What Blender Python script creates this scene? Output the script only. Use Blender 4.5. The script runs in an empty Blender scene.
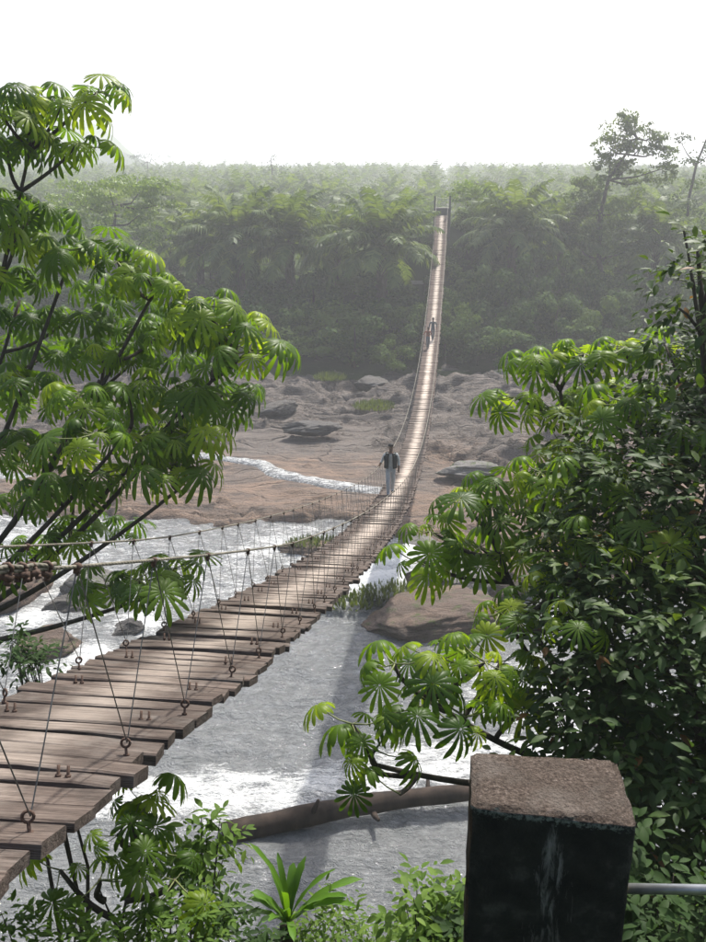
import bpy, bmesh, math, random
import numpy as np
from mathutils import Vector, Matrix, Quaternion

R = random.Random(11)
NR = np.random.default_rng(5)
sc = bpy.context.scene
col = sc.collection
PI = math.pi

# ------------------------------------------------------------------ camera, sky, sun, exposure
F, CX, CY = 916.0, 353.0, 471.0            # focal length and centre in photograph pixels (706 x 942)
CAMZ = 17.0                                # metres above the river surface (z = 0)
PITCH = math.atan(288.0 / F)
SP, CP = math.sin(PITCH), math.cos(PITCH)
cam_d = bpy.data.cameras.new('camera')
cam = bpy.data.objects.new('camera', cam_d)
col.objects.link(cam)
cam.location = (0, 0, CAMZ)
cam.rotation_euler = (PI / 2 - PITCH, 0, 0)
cam_d.sensor_fit = 'VERTICAL'
cam_d.sensor_height = 24.0
cam_d.lens = 24.0 * F / 942.0
cam_d.clip_start = 0.05
cam_d.clip_end = 6000
sc.camera = cam

SUN_EL, SUN_AZ = math.radians(56), math.radians(24)     # azimuth from +Y (the view) towards +X
world = bpy.data.worlds.new('World')
sc.world = world
world.use_nodes = True
wn = world.node_tree
sky = wn.nodes.new('ShaderNodeTexSky')
sky.sky_type = 'NISHITA'
sky.sun_disc = False
sky.sun_elevation = SUN_EL
sky.sun_rotation = SUN_AZ
sky.air_density = 1.0
sky.dust_density = 4.0
sky.ozone_density = 1.0
wn.links.new(sky.outputs[0], wn.nodes['Background'].inputs[0])
wn.nodes['Background'].inputs[1].default_value = 0.13
sun_d = bpy.data.lights.new('sun', 'SUN')
sun_d.energy = 4.4
sun_d.angle = math.radians(1.5)
sun_d.color = (1.0, 0.965, 0.90)
sun = bpy.data.objects.new('sun', sun_d)
col.objects.link(sun)
SUN_DIR = Vector((math.sin(SUN_AZ) * math.cos(SUN_EL), math.cos(SUN_AZ) * math.cos(SUN_EL), math.sin(SUN_EL)))
sun.rotation_euler = SUN_DIR.to_track_quat('Z', 'Y').to_euler()
sun.location = SUN_DIR * 80
sc.view_settings.view_transform = 'Standard'
sc.view_settings.look = 'None'
sc.view_settings.exposure = 0.7
sc.view_settings.gamma = 1.0
sc.cycles.use_denoising = True
sc.cycles.volume_bounces = 1
sc.cycles.max_bounces = 8
sc.cycles.transmission_bounces = 4

# ------------------------------------------------------------------ helpers
def at(px, py, Z):
    """World point at photograph pixel (px, py), Z metres deep along the view axis."""
    u, v = (px - CX) / F, (py - CY) / F
    return Vector((u * Z, Z * (CP - v * SP), CAMZ - Z * (SP + v * CP)))

def on(px, py, z):
    """World point where the sight line through a pixel meets the level z."""
    v = (py - CY) / F
    return at(px, py, (CAMZ - z) / (SP + v * CP))

def tag(o, label=None, cat=None, group=None, kind=None):
    if label: o['label'] = label
    if cat: o['category'] = cat
    if group: o['group'] = group
    if kind: o['kind'] = kind
    return o

def empty(name, loc=(0, 0, 0), rz=0.0):
    o = bpy.data.objects.new(name, None)
    o.empty_display_size = 0.2
    col.objects.link(o)
    o.location = loc
    o.rotation_euler = (0, 0, rz)
    return o

def link(name, me, parent=None, loc=None, M=None):
    o = bpy.data.objects.new(name, me)
    col.objects.link(o)
    if parent is not None: o.parent = parent
    if loc is not None: o.location = loc
    if M is not None: o.matrix_local = M
    return o

class MB:
    """Collects vertices and faces into one mesh."""
    def __init__(s): s.v, s.f, s.m = [], [], []
    def add(s, vs, fs, mi=0):
        b = len(s.v)
        s.v.extend(tuple(p) for p in vs)
        s.f.extend([tuple(i + b for i in f) for f in fs])
        s.m.extend([mi] * len(fs))
    def tube(s, pts, rad, n=6, mi=0, caps=True):
        pts = [Vector(p) for p in pts]
        if not hasattr(rad, '__len__'): rad = [rad] * len(pts)
        vs, fs = [], []
        ref = None
        for i, p in enumerate(pts):
            d = (pts[min(i + 1, len(pts) - 1)] - pts[max(i - 1, 0)])
            if d.length < 1e-9: d = Vector((0, 0, 1))
            d.normalize()
            if ref is None:
                ref = d.orthogonal().normalized()
            ref = (ref - d * ref.dot(d))
            if ref.length < 1e-6: ref = d.orthogonal()
            ref.normalize()
            b = d.cross(ref)
            for k in range(n):
                a = 2 * PI * k / n
                vs.append(p + (ref * math.cos(a) + b * math.sin(a)) * rad[i])
        for i in range(len(pts) - 1):
            for k in range(n):
                k2 = (k + 1) % n
                fs.append((i * n + k, i * n + k2, (i + 1) * n + k2, (i + 1) * n + k))
        if caps:
            fs.append(tuple(range(n - 1, -1, -1)))
            fs.append(tuple((len(pts) - 1) * n + k for k in range(n)))
        s.add(vs, fs, mi)
    def box(s, c, size, M=None, mi=0):
        hx, hy, hz = size[0] / 2, size[1] / 2, size[2] / 2
        vs = [Vector((x * hx, y * hy, z * hz)) for z in (-1, 1) for y in (-1, 1) for x in (-1, 1)]
        if M is not None: vs = [M @ v for v in vs]
        vs = [v + Vector(c) for v in vs]
        s.add(vs, [(0, 2, 3, 1), (4, 5, 7, 6), (0, 1, 5, 4), (2, 6, 7, 3), (0, 4, 6, 2), (1, 3, 7, 5)], mi)
    def mesh(s, name, mats, smooth=True):
        me = bpy.data.meshes.new(name)
        me.from_pydata(s.v, [], s.f)
        if not isinstance(mats, (list, tuple)): mats = [mats]
        for m in mats: me.materials.append(m)
        if len(mats) > 1: me.polygons.foreach_set('material_index', s.m)
        if smooth: me.polygons.foreach_set('use_smooth', [True] * len(me.polygons))
        me.update()
        return me

def np_mesh(name, V, Fq, mat, smooth=True):
    V = np.asarray(V, dtype=np.float32)
    Fq = np.asarray(Fq, dtype=np.int32)
    n = Fq.shape[1]
    me = bpy.data.meshes.new(name)
    me.vertices.add(len(V)); me.vertices.foreach_set('co', V.ravel())
    me.loops.add(Fq.size); me.loops.foreach_set('vertex_index', Fq.ravel())
    me.polygons.add(len(Fq)); me.polygons.foreach_set('loop_start', np.arange(0, Fq.size, n, dtype=np.int32))
    if smooth: me.polygons.foreach_set('use_smooth', np.ones(len(Fq), dtype=bool))
    me.materials.append(mat)
    me.update(calc_edges=True)
    return me

def grid_faces(nx, ny):
    i = np.arange(nx - 1)[None, :]; j = np.arange(ny - 1)[:, None]
    a = (j * nx + i).ravel()
    return np.stack([a, a + 1, a + nx + 1, a + nx], 1)

def _hash(ix, iy, seed):
    h = (ix.astype(np.int64) * 374761393 + iy.astype(np.int64) * 668265263 + seed * 974711) & 0x7fffffff
    h = ((h ^ (h >> 13)) * 1274126177) & 0x7fffffff
    return ((h ^ (h >> 16)) & 0xffff) / 65535.0

def vnoise(x, y, seed=0):
    ix, iy = np.floor(x), np.floor(y)
    fx, fy = x - ix, y - iy
    fx = fx * fx * (3 - 2 * fx); fy = fy * fy * (3 - 2 * fy)
    a, b = _hash(ix, iy, seed), _hash(ix + 1, iy, seed)
    c, d = _hash(ix, iy + 1, seed), _hash(ix + 1, iy + 1, seed)
    return (a * (1 - fx) + b * fx) * (1 - fy) + (c * (1 - fx) + d * fx) * fy

def fbm(x, y, oct=4, seed=0):
    t, amp, s = 0.0, 0.5, 0.0
    for o in range(oct):
        t = t + amp * vnoise(x * 2 ** o + 17.3 * o, y * 2 ** o - 9.1 * o, seed + o); s += amp
        amp *= 0.5
    return t / s

def sstep(a, b, x):
    t = np.clip((x - a) / (b - a), 0, 1)
    return t * t * (3 - 2 * t)

def seg_dist(x, y, poly):
    """Distance in plan from points to a polyline."""
    best = np.full(np.shape(x), 1e9)
    for (x0, y0), (x1, y1) in zip(poly[:-1], poly[1:]):
        dx, dy = x1 - x0, y1 - y0
        t = np.clip(((x - x0) * dx + (y - y0) * dy) / (dx * dx + dy * dy + 1e-9), 0, 1)
        best = np.minimum(best, np.hypot(x - x0 - t * dx, y - y0 - t * dy))
    return best

# ------------------------------------------------------------------ materials
class NT:
    def __init__(s, name):
        s.mat = bpy.data.materials.new(name); s.mat.use_nodes = True
        s.t = s.mat.node_tree; s.b = s.t.nodes['Principled BSDF']; s.out = s.t.nodes['Material Output']
    def n(s, typ, **kw):
        nd = s.t.nodes.new(typ)
        for k, v in kw.items():
            if k.startswith('i_'): nd.inputs[k[2:].replace('_', ' ')].default_value = v
            else: setattr(nd, k, v)
        return nd
    def l(s, a, b): s.t.links.new(a, b)
    def noise(s, vec, scale, detail=4, rough=0.55, dist=0.0):
        n = s.n('ShaderNodeTexNoise'); n.inputs['Scale'].default_value = scale
        n.inputs['Detail'].default_value = detail; n.inputs['Roughness'].default_value = rough
        n.inputs['Distortion'].default_value = dist
        if vec is not None: s.l(vec, n.inputs['Vector'])
        return n.outputs['Fac']
    def ramp(s, fac, stops):
        r = s.n('ShaderNodeValToRGB')
        el = r.color_ramp.elements
        while len(el) < len(stops): el.new(0.5)
        for e, (p, c) in zip(el, stops):
            e.position = p
            e.color = c if len(c) == 4 else (*c, 1)
        s.l(fac, r.inputs[0]); return r.outputs[0]
    def mix(s, fac, a, b, blend='MIX'):
        m = s.n('ShaderNodeMix', data_type='RGBA', blend_type=blend)
        for sock, val in ((m.inputs[0], fac), (m.inputs[6], a), (m.inputs[7], b)):
            if isinstance(val, (int, float)): sock.default_value = val
            elif isinstance(val, tuple): sock.default_value = (*val, 1) if len(val) == 3 else val
            else: s.l(val, sock)
        return m.outputs[2]
    def math(s, op, a, b=0.0, clamp=False):
        m = s.n('ShaderNodeMath', operation=op); m.use_clamp = clamp
        for sock, val in zip(m.inputs, (a, b)):
            if isinstance(val, (int, float)): sock.default_value = val
            else: s.l(val, sock)
        return m.outputs[0]
    def scale(s, vec, sx, sy, sz):
        m = s.n('ShaderNodeMapping'); m.inputs['Scale'].default_value = (sx, sy, sz)
        s.l(vec, m.inputs['Vector']); return m.outputs[0]
    def bump(s, h, strength, dist):
        b = s.n('ShaderNodeBump'); b.inputs['Strength'].default_value = strength; b.inputs['Distance'].default_value = dist
        s.l(h, b.inputs['Height']); s.l(b.outputs[0], s.b.inputs['Normal']); return b.outputs[0]
    def set(s, color=None, rough=None, metal=None, spec=None):
        for k, v in (('Base Color', color), ('Roughness', rough), ('Metallic', metal), ('Specular IOR Level', spec)):
            if v is None: continue
            if isinstance(v, (int, float)): s.b.inputs[k].default_value = v
            elif isinstance(v, tuple): s.b.inputs[k].default_value = (*v, 1)
            else: s.l(v, s.b.inputs[k])
        return s.mat

def pos(m): return m.n('ShaderNodeNewGeometry').outputs['Position']
def objc(m): return m.n('ShaderNodeTexCoord').outputs['Object']
def attr(m, name): return m.n('ShaderNodeAttribute', attribute_name=name).outputs['Fac']

def leaf_mat(name, dark, light, young=None, rough=0.42, trans=0.35, island=True, scale=0.6, brown=0.0, spec=0.45, rw=0.2):
    m = NT(name)
    rnd = m.n('ShaderNodeObjectInfo').outputs['Random']
    isl = m.n('ShaderNodeNewGeometry').outputs['Random Per Island']
    nz = m.noise(pos(m), scale, 3)
    a = m.math('ADD', m.math('MULTIPLY', isl if island else rnd, 0.45), m.math('MULTIPLY', nz, 0.75))
    a = m.math('ADD', a, m.math('MULTIPLY', m.math('SUBTRACT', rnd, 0.5), rw)); a = m.math('ADD', a, 0.1)
    stops = [(0.25, dark), (0.75, light)]
    if young: stops.append((1.0, young))
    c = m.ramp(a, stops)
    if brown > 0:
        sel = m.math('GREATER_THAN', isl, 1 - brown)
        c = m.mix(sel, c, (0.16, 0.085, 0.03))
    m.set(color=c, rough=rough, spec=spec)
    tr = m.n('ShaderNodeBsdfTranslucent')
    tc = m.mix(1.0, c, (1.6, 1.55, 0.40), 'MULTIPLY')
    m.l(tc, tr.inputs['Color'])
    ms = m.n('ShaderNodeMixShader'); ms.inputs[0].default_value = trans
    m.l(m.b.outputs[0], ms.inputs[1]); m.l(tr.outputs[0], ms.inputs[2])
    m.l(ms.outputs[0], m.out.inputs['Surface'])
    return m.mat

MAT = {}
MAT['umbrella_leaf'] = leaf_mat('umbrella_leaf', (0.030, 0.075, 0.010), (0.110, 0.195, 0.014), (0.24, 0.32, 0.025), rough=0.42, trans=0.55, spec=0.3, island=False, scale=0.9)
MAT['broad_leaf'] = leaf_mat('broad_leaf', (0.012, 0.030, 0.008), (0.042, 0.080, 0.020), (0.10, 0.15, 0.03), rough=0.5, trans=0.34, spec=0.2, scale=0.8, brown=0.012)
MAT['shrub_leaf'] = leaf_mat('shrub_leaf', (0.040, 0.085, 0.014), (0.10, 0.175, 0.03), (0.17, 0.26, 0.05), rough=0.6, trans=0.45, spec=0.15, scale=1.5)
MAT['dark_shrub_leaf'] = leaf_mat('dark_shrub_leaf', (0.010, 0.026, 0.008), (0.032, 0.064, 0.016), rough=0.6, trans=0.28, scale=1.5, spec=0.12)
MAT['fern'] = leaf_mat('fern_leaf', (0.05, 0.12, 0.012), (0.10, 0.21, 0.02), (0.13, 0.25, 0.03), rough=0.36, trans=0.4, scale=2)
MAT['far_leaf'] = leaf_mat('far_leaf', (0.014, 0.032, 0.009), (0.050, 0.092, 0.022), (0.09, 0.14, 0.03), rough=0.7, trans=0.25, scale=0.12, spec=0.08, rw=0.7)
MAT['pale_leaf'] = leaf_mat('pale_leaf', (0.08, 0.14, 0.022), (0.16, 0.24, 0.04), rough=0.5, trans=0.35, scale=0.2)
MAT['palm_leaf'] = leaf_mat('palm_leaf', (0.035, 0.065, 0.018), (0.085, 0.130, 0.036), (0.13, 0.18, 0.05), rough=0.5, trans=0.45, scale=0.05, spec=0.15, rw=0.5)
MAT['front_palm'] = leaf_mat('front_palm_leaf', (0.042, 0.075, 0.022), (0.100, 0.145, 0.045), (0.15, 0.20, 0.06), rough=0.5, trans=0.35, scale=0.3, spec=0.15)
MAT['grass'] = leaf_mat('grass_blade', (0.04, 0.065, 0.014), (0.09, 0.12, 0.028), rough=0.5, trans=0.35, scale=1.0)

def bark_mat(name, a, b, sc_=12):
    m = NT(name); v = objc(m)
    n = m.noise(m.scale(v, 1, 1, 0.25), sc_, 5, 0.65)
    m.bump(n, 0.6, 0.02)
    return m.set(color=m.ramp(n, [(0.3, a), (0.7, b)]), rough=0.85, spec=0.2)
MAT['bark'] = bark_mat('bark', (0.030, 0.024, 0.018), (0.085, 0.070, 0.055))
MAT['pale_bark'] = bark_mat('pale_bark', (0.25, 0.23, 0.20), (0.45, 0.42, 0.38), 4)
MAT['palm_bark'] = bark_mat('palm_bark', (0.04, 0.035, 0.025), (0.12, 0.10, 0.075), 3)

def make_wood():
    m = NT('weathered_plank'); v = objc(m)
    rnd = m.n('ShaderNodeObjectInfo').outputs['Random']
    off = m.n('ShaderNodeVectorMath', operation='ADD'); m.l(v, off.inputs[0])
    cmb = m.n('ShaderNodeCombineXYZ'); m.l(m.math('MULTIPLY', rnd, 37.0), cmb.inputs[0]); m.l(m.math('MULTIPLY', rnd, 91.0), cmb.inputs[1])
    m.l(cmb.outputs[0], off.inputs[1]); vo = off.outputs[0]
    g1 = m.noise(m.scale(vo, 2.2, 38, 38), 1.0, 6, 0.7, 0.4)
    g2 = m.noise(m.scale(vo, 5, 130, 130), 1.0, 3, 0.6)
    g3 = m.noise(vo, 5.0, 4, 0.6)
    base = m.ramp(g1, [(0.28, (0.036, 0.027, 0.022)), (0.5, (0.112, 0.086, 0.072)), (0.75, (0.215, 0.174, 0.148))])
    base = m.mix(m.math('MULTIPLY', rnd, 0.6), base, (0.062, 0.050, 0.043))
    base = m.mix(m.ramp(g3, [(0.46, (0, 0, 0)), (0.7, (0.75, 0.75, 0.75))]), base, (0.052, 0.043, 0.037))
    base = m.mix(m.ramp(m.noise(vo, 2.2, 5, 0.7), [(0.5, (0, 0, 0)), (0.72, (0.6, 0.6, 0.6))]), base, (0.185, 0.168, 0.15))
    base = m.mix(m.ramp(g2, [(0.30, (0.8, 0.8, 0.8)), (0.42, (0, 0, 0))]), base, (0.022, 0.018, 0.015))
    # trodden centre: pale, dusty wear along the walking line
    sx = m.n('ShaderNodeSeparateXYZ'); m.l(v, sx.inputs[0])
    ax = m.math('ABSOLUTE', m.math('ADD', sx.outputs[0], m.math('MULTIPLY', m.math('SUBTRACT', g3, 0.5), 0.35)))
    wear = m.ramp(ax, [(0.06, (0.9, 0.9, 0.9)), (0.30, (0.0, 0.0, 0.0))])
    up = m.n('ShaderNodeSeparateXYZ'); m.l(m.n('ShaderNodeNewGeometry').outputs['Normal'], up.inputs[0])
    wear = m.math('MULTIPLY', wear, m.math('GREATER_THAN', up.outputs[2], 0.5))
    wear = m.math('MULTIPLY', wear, m.ramp(g1, [(0.25, (0.35, 0.35, 0.35)), (0.6, (1, 1, 1))]))
    sy = m.n('ShaderNodeSeparateXYZ'); m.l(pos(m), sy.inputs[0])
    wk = m.n('ShaderNodeMapRange'); m.l(sy.outputs[1], wk.inputs[0]); wk.inputs[1].default_value, wk.inputs[2].default_value, wk.inputs[3].default_value, wk.inputs[4].default_value = 4, 30, 0.4, 1.0
    wear = m.math('MULTIPLY', wear, wk.outputs[0])
    c = m.mix(wear, base, (0.52, 0.445, 0.375))
    h = m.math('ADD', m.math('MULTIPLY', g1, 1.0), m.math('MULTIPLY', g2, 0.5))
    m.bump(h, 0.9, 0.012)
    return m.set(color=c, rough=0.88, spec=0.12)
MAT['wood'] = make_wood()

def rust_mat():
    m = NT('rusty_iron'); n = m.noise(objc(m), 60, 5, 0.65)
    m.bump(n, 0.5, 0.002)
    return m.set(color=m.ramp(n, [(0.3, (0.035, 0.022, 0.016)), (0.7, (0.13, 0.075, 0.05))]), rough=0.75, metal=0.3)
MAT['rust'] = rust_mat()
def wire_mat(name, a, b, metal=0.6, rough=0.5):
    m = NT(name); n = m.noise(pos(m), 14, 4)
    return m.set(color=m.ramp(n, [(0.35, a), (0.7, b)]), rough=rough, metal=metal)
MAT['wire'] = wire_mat('hanger_wire', (0.09, 0.085, 0.08), (0.24, 0.23, 0.21), 0.4)
def cable_mat():
    m = NT('twisted_steel_cable')
    w = m.n('ShaderNodeTexWave', wave_type='BANDS', bands_direction='DIAGONAL'); w.inputs['Scale'].default_value = 26
    m.l(pos(m), w.inputs['Vector'])
    n = m.noise(pos(m), 6, 4)
    c = m.ramp(n, [(0.3, (0.10, 0.09, 0.07)), (0.7, (0.24, 0.22, 0.165))])
    m.bump(w.outputs['Fac'], 0.5, 0.004)
    return m.set(color=c, rough=0.5, metal=0.25)
MAT['cable'] = cable_mat()
MAT['galv'] = wire_mat('galvanised_pipe', (0.30, 0.31, 0.31), (0.46, 0.47, 0.47), 0.75, 0.38)

def rock_mat(name, warm, cool, dark, scale=1.0, cool_bias=None, moss=0.0, cracks=False):
    m = NT(name); p = pos(m)
    n1 = m.noise(m.scale(p, 1, 1, 3), 0.16 * scale, 6, 0.6, 0.5)
    n2 = m.noise(m.scale(p, 0.35, 1.4, 2.5), 0.9 * scale, 8, 0.72, 0.8)
    n3 = m.noise(p, 9 * scale, 5, 0.7)
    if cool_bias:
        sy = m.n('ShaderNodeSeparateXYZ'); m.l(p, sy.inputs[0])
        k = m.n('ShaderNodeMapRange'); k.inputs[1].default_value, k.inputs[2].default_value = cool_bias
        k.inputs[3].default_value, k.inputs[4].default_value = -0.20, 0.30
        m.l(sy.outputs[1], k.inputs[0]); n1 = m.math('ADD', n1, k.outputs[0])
    c = m.mix(m.ramp(n1, [(0.40, (0, 0, 0)), (0.60, (1, 1, 1))]), warm, cool)
    c = m.mix(m.ramp(n2, [(0.40, (0.9, 0.9, 0.9)), (0.58, (0, 0, 0))]), c, dark)
    c = m.mix(m.ramp(n3, [(0.4, (0.0, 0.0, 0.0)), (0.8, (0.35, 0.35, 0.35))]), c, tuple(min(1, x * 1.7) for x in warm))
    if moss > 0:
        nm = m.noise(p, 1.7, 5, 0.7)
        up = m.n('ShaderNodeSeparateXYZ'); m.l(m.n('ShaderNodeNewGeometry').outputs['Normal'], up.inputs[0])
        f = m.math('MULTIPLY', m.ramp(nm, [(0.55 - moss * 0.2, (0, 0, 0)), (0.66, (1, 1, 1))]), m.math('GREATER_THAN', up.outputs[2], 0.35))
        c = m.mix(f, c, (0.07, 0.10, 0.025))
    h = m.math('ADD', n2, m.math('MULTIPLY', n3, 0.35))
    if cracks:
        wv = m.n('ShaderNodeVectorMath', operation='MULTIPLY_ADD'); nzc = m.n('ShaderNodeTexNoise'); nzc.inputs['Scale'].default_value = 0.5
        m.l(p, nzc.inputs['Vector']); m.l(nzc.outputs['Color'], wv.inputs[0]); wv.inputs[1].default_value = (3, 3, 0); m.l(m.scale(p, 0.6, 1.3, 0), wv.inputs[2])
        vo = m.n('ShaderNodeTexVoronoi', feature='DISTANCE_TO_EDGE'); vo.inputs['Scale'].default_value = 0.33; m.l(wv.outputs[0], vo.inputs['Vector'])
        ck = m.ramp(vo.outputs['Distance'], [(0.0, (1, 1, 1)), (0.045, (0, 0, 0))])
        ck = m.math('MULTIPLY', ck, m.ramp(m.noise(p, 0.22, 3), [(0.42, (0, 0, 0)), (0.58, (1, 1, 1))]))
        c = m.mix(m.math('MULTIPLY', ck, 0.45), c, (0.022, 0.019, 0.017))
        h = m.math('SUBTRACT', h, m.math('MULTIPLY', ck, 0.5))
    m.bump(h, 1.0, 0.45 / scale)
    r = m.ramp(n2, [(0.35, (0.55, 0.55, 0.55)), (0.6, (0.85, 0.85, 0.85))])
    return m.set(color=c, rough=r, spec=0.3)
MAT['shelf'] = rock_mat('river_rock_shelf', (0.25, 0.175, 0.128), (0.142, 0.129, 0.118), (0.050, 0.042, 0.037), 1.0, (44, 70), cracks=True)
MAT['brown_rock'] = rock_mat('brown_boulder', (0.195, 0.135, 0.100), (0.145, 0.110, 0.090), (0.075, 0.055, 0.043), 1.6, moss=0.12)
MAT['grey_rock'] = rock_mat('grey_boulder', (0.20, 0.19, 0.175), (0.26, 0.25, 0.24), (0.075, 0.068, 0.06), 1.8, moss=0.06)
MAT['dark_rock'] = rock_mat('dark_boulder', (0.10, 0.09, 0.08), (0.13, 0.125, 0.12), (0.03, 0.028, 0.026), 1.8)

def soil_mat():
    m = NT('ground_soil'); p = pos(m)
    n = m.noise(p, 0.9, 6, 0.65); n2 = m.noise(p, 0.05, 4)
    c = m.ramp(n, [(0.3, (0.022, 0.028, 0.012)), (0.55, (0.035, 0.050, 0.018)), (0.8, (0.075, 0.065, 0.040))])
    c = m.mix(m.ramp(n2, [(0.45, (0, 0, 0)), (0.6, (1, 1, 1))]), c, (0.04, 0.06, 0.02))
    m.bump(n, 0.8, 0.15)
    return m.set(color=c, rough=0.95, spec=0.1)
MAT['soil'] = soil_mat()

def water_mat():
    m = NT('river_water'); p = pos(m)
    foam = attr(m, 'foam')
    ps = m.scale(p, 1.0, 1.5, 1.0)
    n1 = m.noise(ps, 1.3, 5, 0.6, 1.2)
    n2 = m.noise(ps, 4.2, 4, 0.65, 0.8); n4 = m.noise(ps, 11.0, 3, 0.6, 0.5)
    n3 = m.noise(m.scale(p, 0.55, 1.9, 1), 1.9, 6, 0.72, 1.6)
    deep = m.ramp(m.math('ADD', m.math('MULTIPLY', n1, 0.5), m.math('MULTIPLY', n2, 0.5)), [(0.34, (0.105, 0.111, 0.111)), (0.52, (0.15, 0.156, 0.156)), (0.70, (0.22, 0.227, 0.226))])
    fm = m.math('ADD', foam, m.math('MULTIPLY', m.math('SUBTRACT', n3, 0.5), 1.6))
    fm = m.math('ADD', fm, m.math('MULTIPLY', m.math('SUBTRACT', n4, 0.5), 0.7)); fm = m.ramp(fm, [(0.40, (0, 0, 0)), (0.68, (0.55, 0.55, 0.55)), (1.0, (1, 1, 1))])
    c = m.mix(fm, deep, (0.72, 0.73, 0.72))
    h = m.math('ADD', m.math('MULTIPLY', n1, 0.5), m.math('MULTIPLY', n2, 0.42))
    h = m.math('ADD', h, m.math('MULTIPLY', n3, 0.25))
    h = m.math('ADD', h, m.math('MULTIPLY', n4, 0.05)); m.bump(h, 1.0, 0.27)
    r = m.ramp(fm, [(0.0, (0.06, 0.06, 0.06)), (1.0, (0.6, 0.6, 0.6))])
    return m.set(color=c, rough=r, spec=0.6)
MAT['water'] = water_mat()

def concrete_mat():
    m = NT('mouldy_concrete'); v = objc(m)
    nrm = m.n('ShaderNodeSeparateXYZ'); m.l(m.n('ShaderNodeNewGeometry').outputs['Normal'], nrm.inputs[0])
    up = m.ramp(nrm.outputs[2], [(0.45, (0, 0, 0)), (0.8, (1, 1, 1))])
    n1 = m.noise(v, 70, 6, 0.75); n2 = m.noise(v, 9, 5, 0.6); n4 = m.noise(v, 190, 3, 0.7)
    vo = m.n('ShaderNodeTexVoronoi', feature='F1'); vo.inputs['Scale'].default_value = 95
    m.l(v, vo.inputs['Vector'])
    top = m.ramp(n1, [(0.33, (0.026, 0.020, 0.016)), (0.48, (0.076, 0.058, 0.046)), (0.62, (0.145, 0.116, 0.096)), (0.78, (0.32, 0.28, 0.25))])
    top = m.mix(m.ramp(n2, [(0.42, (0, 0, 0)), (0.62, (0.75, 0.75, 0.75))]), top, (0.060, 0.048, 0.038)); top = m.mix(m.ramp(m.noise(v, 5.0, 4), [(0.52, (0, 0, 0)), (0.68, (0.35, 0.35, 0.35))]), top, (0.22, 0.195, 0.17))
    top = m.mix(m.ramp(n4, [(0.36, (0.9, 0.9, 0.9)), (0.46, (0, 0, 0))]), top, (0.035, 0.026, 0.022))
    side = m.ramp(n2, [(0.3, (0.008, 0.009, 0.008)), (0.55, (0.020, 0.022, 0.018)), (0.75, (0.055, 0.060, 0.050))])
    # lime run-down streaks, long in z
    sp = m.n('ShaderNodeSeparateXYZ'); m.l(v, sp.inputs[0])
    st = m.noise(m.scale(v, 1, 1, 0.18), 42, 5, 0.7, 0.5)
    near = m.n('ShaderNodeMapRange'); m.l(m.math('ABSOLUTE', m.math('SUBTRACT', sp.outputs[0], -0.01)), near.inputs[0])
    near.inputs[1].default_value, near.inputs[2].default_value = 0.015, 0.085
    near.inputs[3].default_value, near.inputs[4].default_value = 0.17, -0.05
    zz = m.n('ShaderNodeMapRange'); m.l(sp.outputs[2], zz.inputs[0])
    zz.inputs[1].default_value, zz.inputs[2].default_value = -0.10, -0.02
    zz.inputs[3].default_value, zz.inputs[4].default_value = 0.0, -0.14
    sf = m.math('ADD', m.math('ADD', st, near.outputs[0]), zz.outputs[0])
    side = m.mix(m.ramp(sf, [(0.62, (0, 0, 0)), (0.82, (0.6, 0.6, 0.6))]), side, (0.26, 0.26, 0.24))
    # pale lichen on the arrises
    edge = m.n('ShaderNodeMapRange'); m.l(m.math('ABSOLUTE', m.math('ADD', sp.outputs[2], 0.012)), edge.inputs[0])
    edge.inputs[1].default_value, edge.inputs[2].default_value = 0.008, 0.03
    edge.inputs[3].default_value, edge.inputs[4].default_value = 0.13, -0.1
    ef = m.math('ADD', n1, edge.outputs[0])
    lich = m.ramp(ef, [(0.56, (0, 0, 0)), (0.70, (0.75, 0.75, 0.75))])
    side = m.mix(lich, side, (0.17, 0.20, 0.17))
    lf = m.math('LESS_THAN', nrm.outputs[0], -0.8)
    side = m.mix(m.math('MULTIPLY', lf, m.ramp(n2, [(0.35, (0, 0, 0)), (0.7, (0.7, 0.7, 0.7))])), side, (0.09, 0.05, 0.022))
    c = m.mix(up, side, top)
    h = m.math('ADD', n1, m.math('MULTIPLY', vo.outputs['Distance'], 0.6))
    m.bump(h, 1.0, 0.008)
    return m.set(color=c, rough=0.95, spec=0.12)
MAT['concrete'] = concrete_mat()
def plain(name, c, rough=0.8, var=0.25, scale=8):
    m = NT(name); n = m.noise(objc(m), scale, 4)
    return m.set(color=m.ramp(n, [(0.3, tuple(x * (1 - var) for x in c)), (0.7, tuple(x * (1 + var) for x in c))]), rough=rough, spec=0.25)
MAT['post'] = plain('weathered_concrete_post', (0.085, 0.08, 0.072))
MAT['log'] = bark_mat('wet_log', (0.012, 0.009, 0.007), (0.062, 0.043, 0.033), 2.6)
MAT['yellow'] = plain('yellow_paint', (0.42, 0.30, 0.05), 0.6)
MAT['skin'] = plain('skin', (0.13, 0.072, 0.045), 0.5, 0.1)
MAT['hair'] = plain('hair', (0.012, 0.010, 0.009), 0.6)
MAT['black_cloth'] = plain('black_jacket', (0.016, 0.018, 0.018), 0.9, 0.3)
MAT['grey_cloth'] = plain('grey_trousers', (0.30, 0.32, 0.34), 0.9, 0.15)
MAT['white_cloth'] = plain('pale_shirt', (0.36, 0.37, 0.37), 0.9, 0.1)
MAT['slate_cloth'] = plain('slate_clothes', (0.10, 0.115, 0.125), 0.9, 0.2)
MAT['red_cloth'] = plain('rust_red_shirt', (0.23, 0.095, 0.065), 0.9, 0.2)
MAT['shoe'] = plain('dark_shoe', (0.03, 0.022, 0.018), 0.6)
MAT['roof'] = plain('pale_roof_sheet', (0.12, 0.12, 0.115), 0.9)

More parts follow.
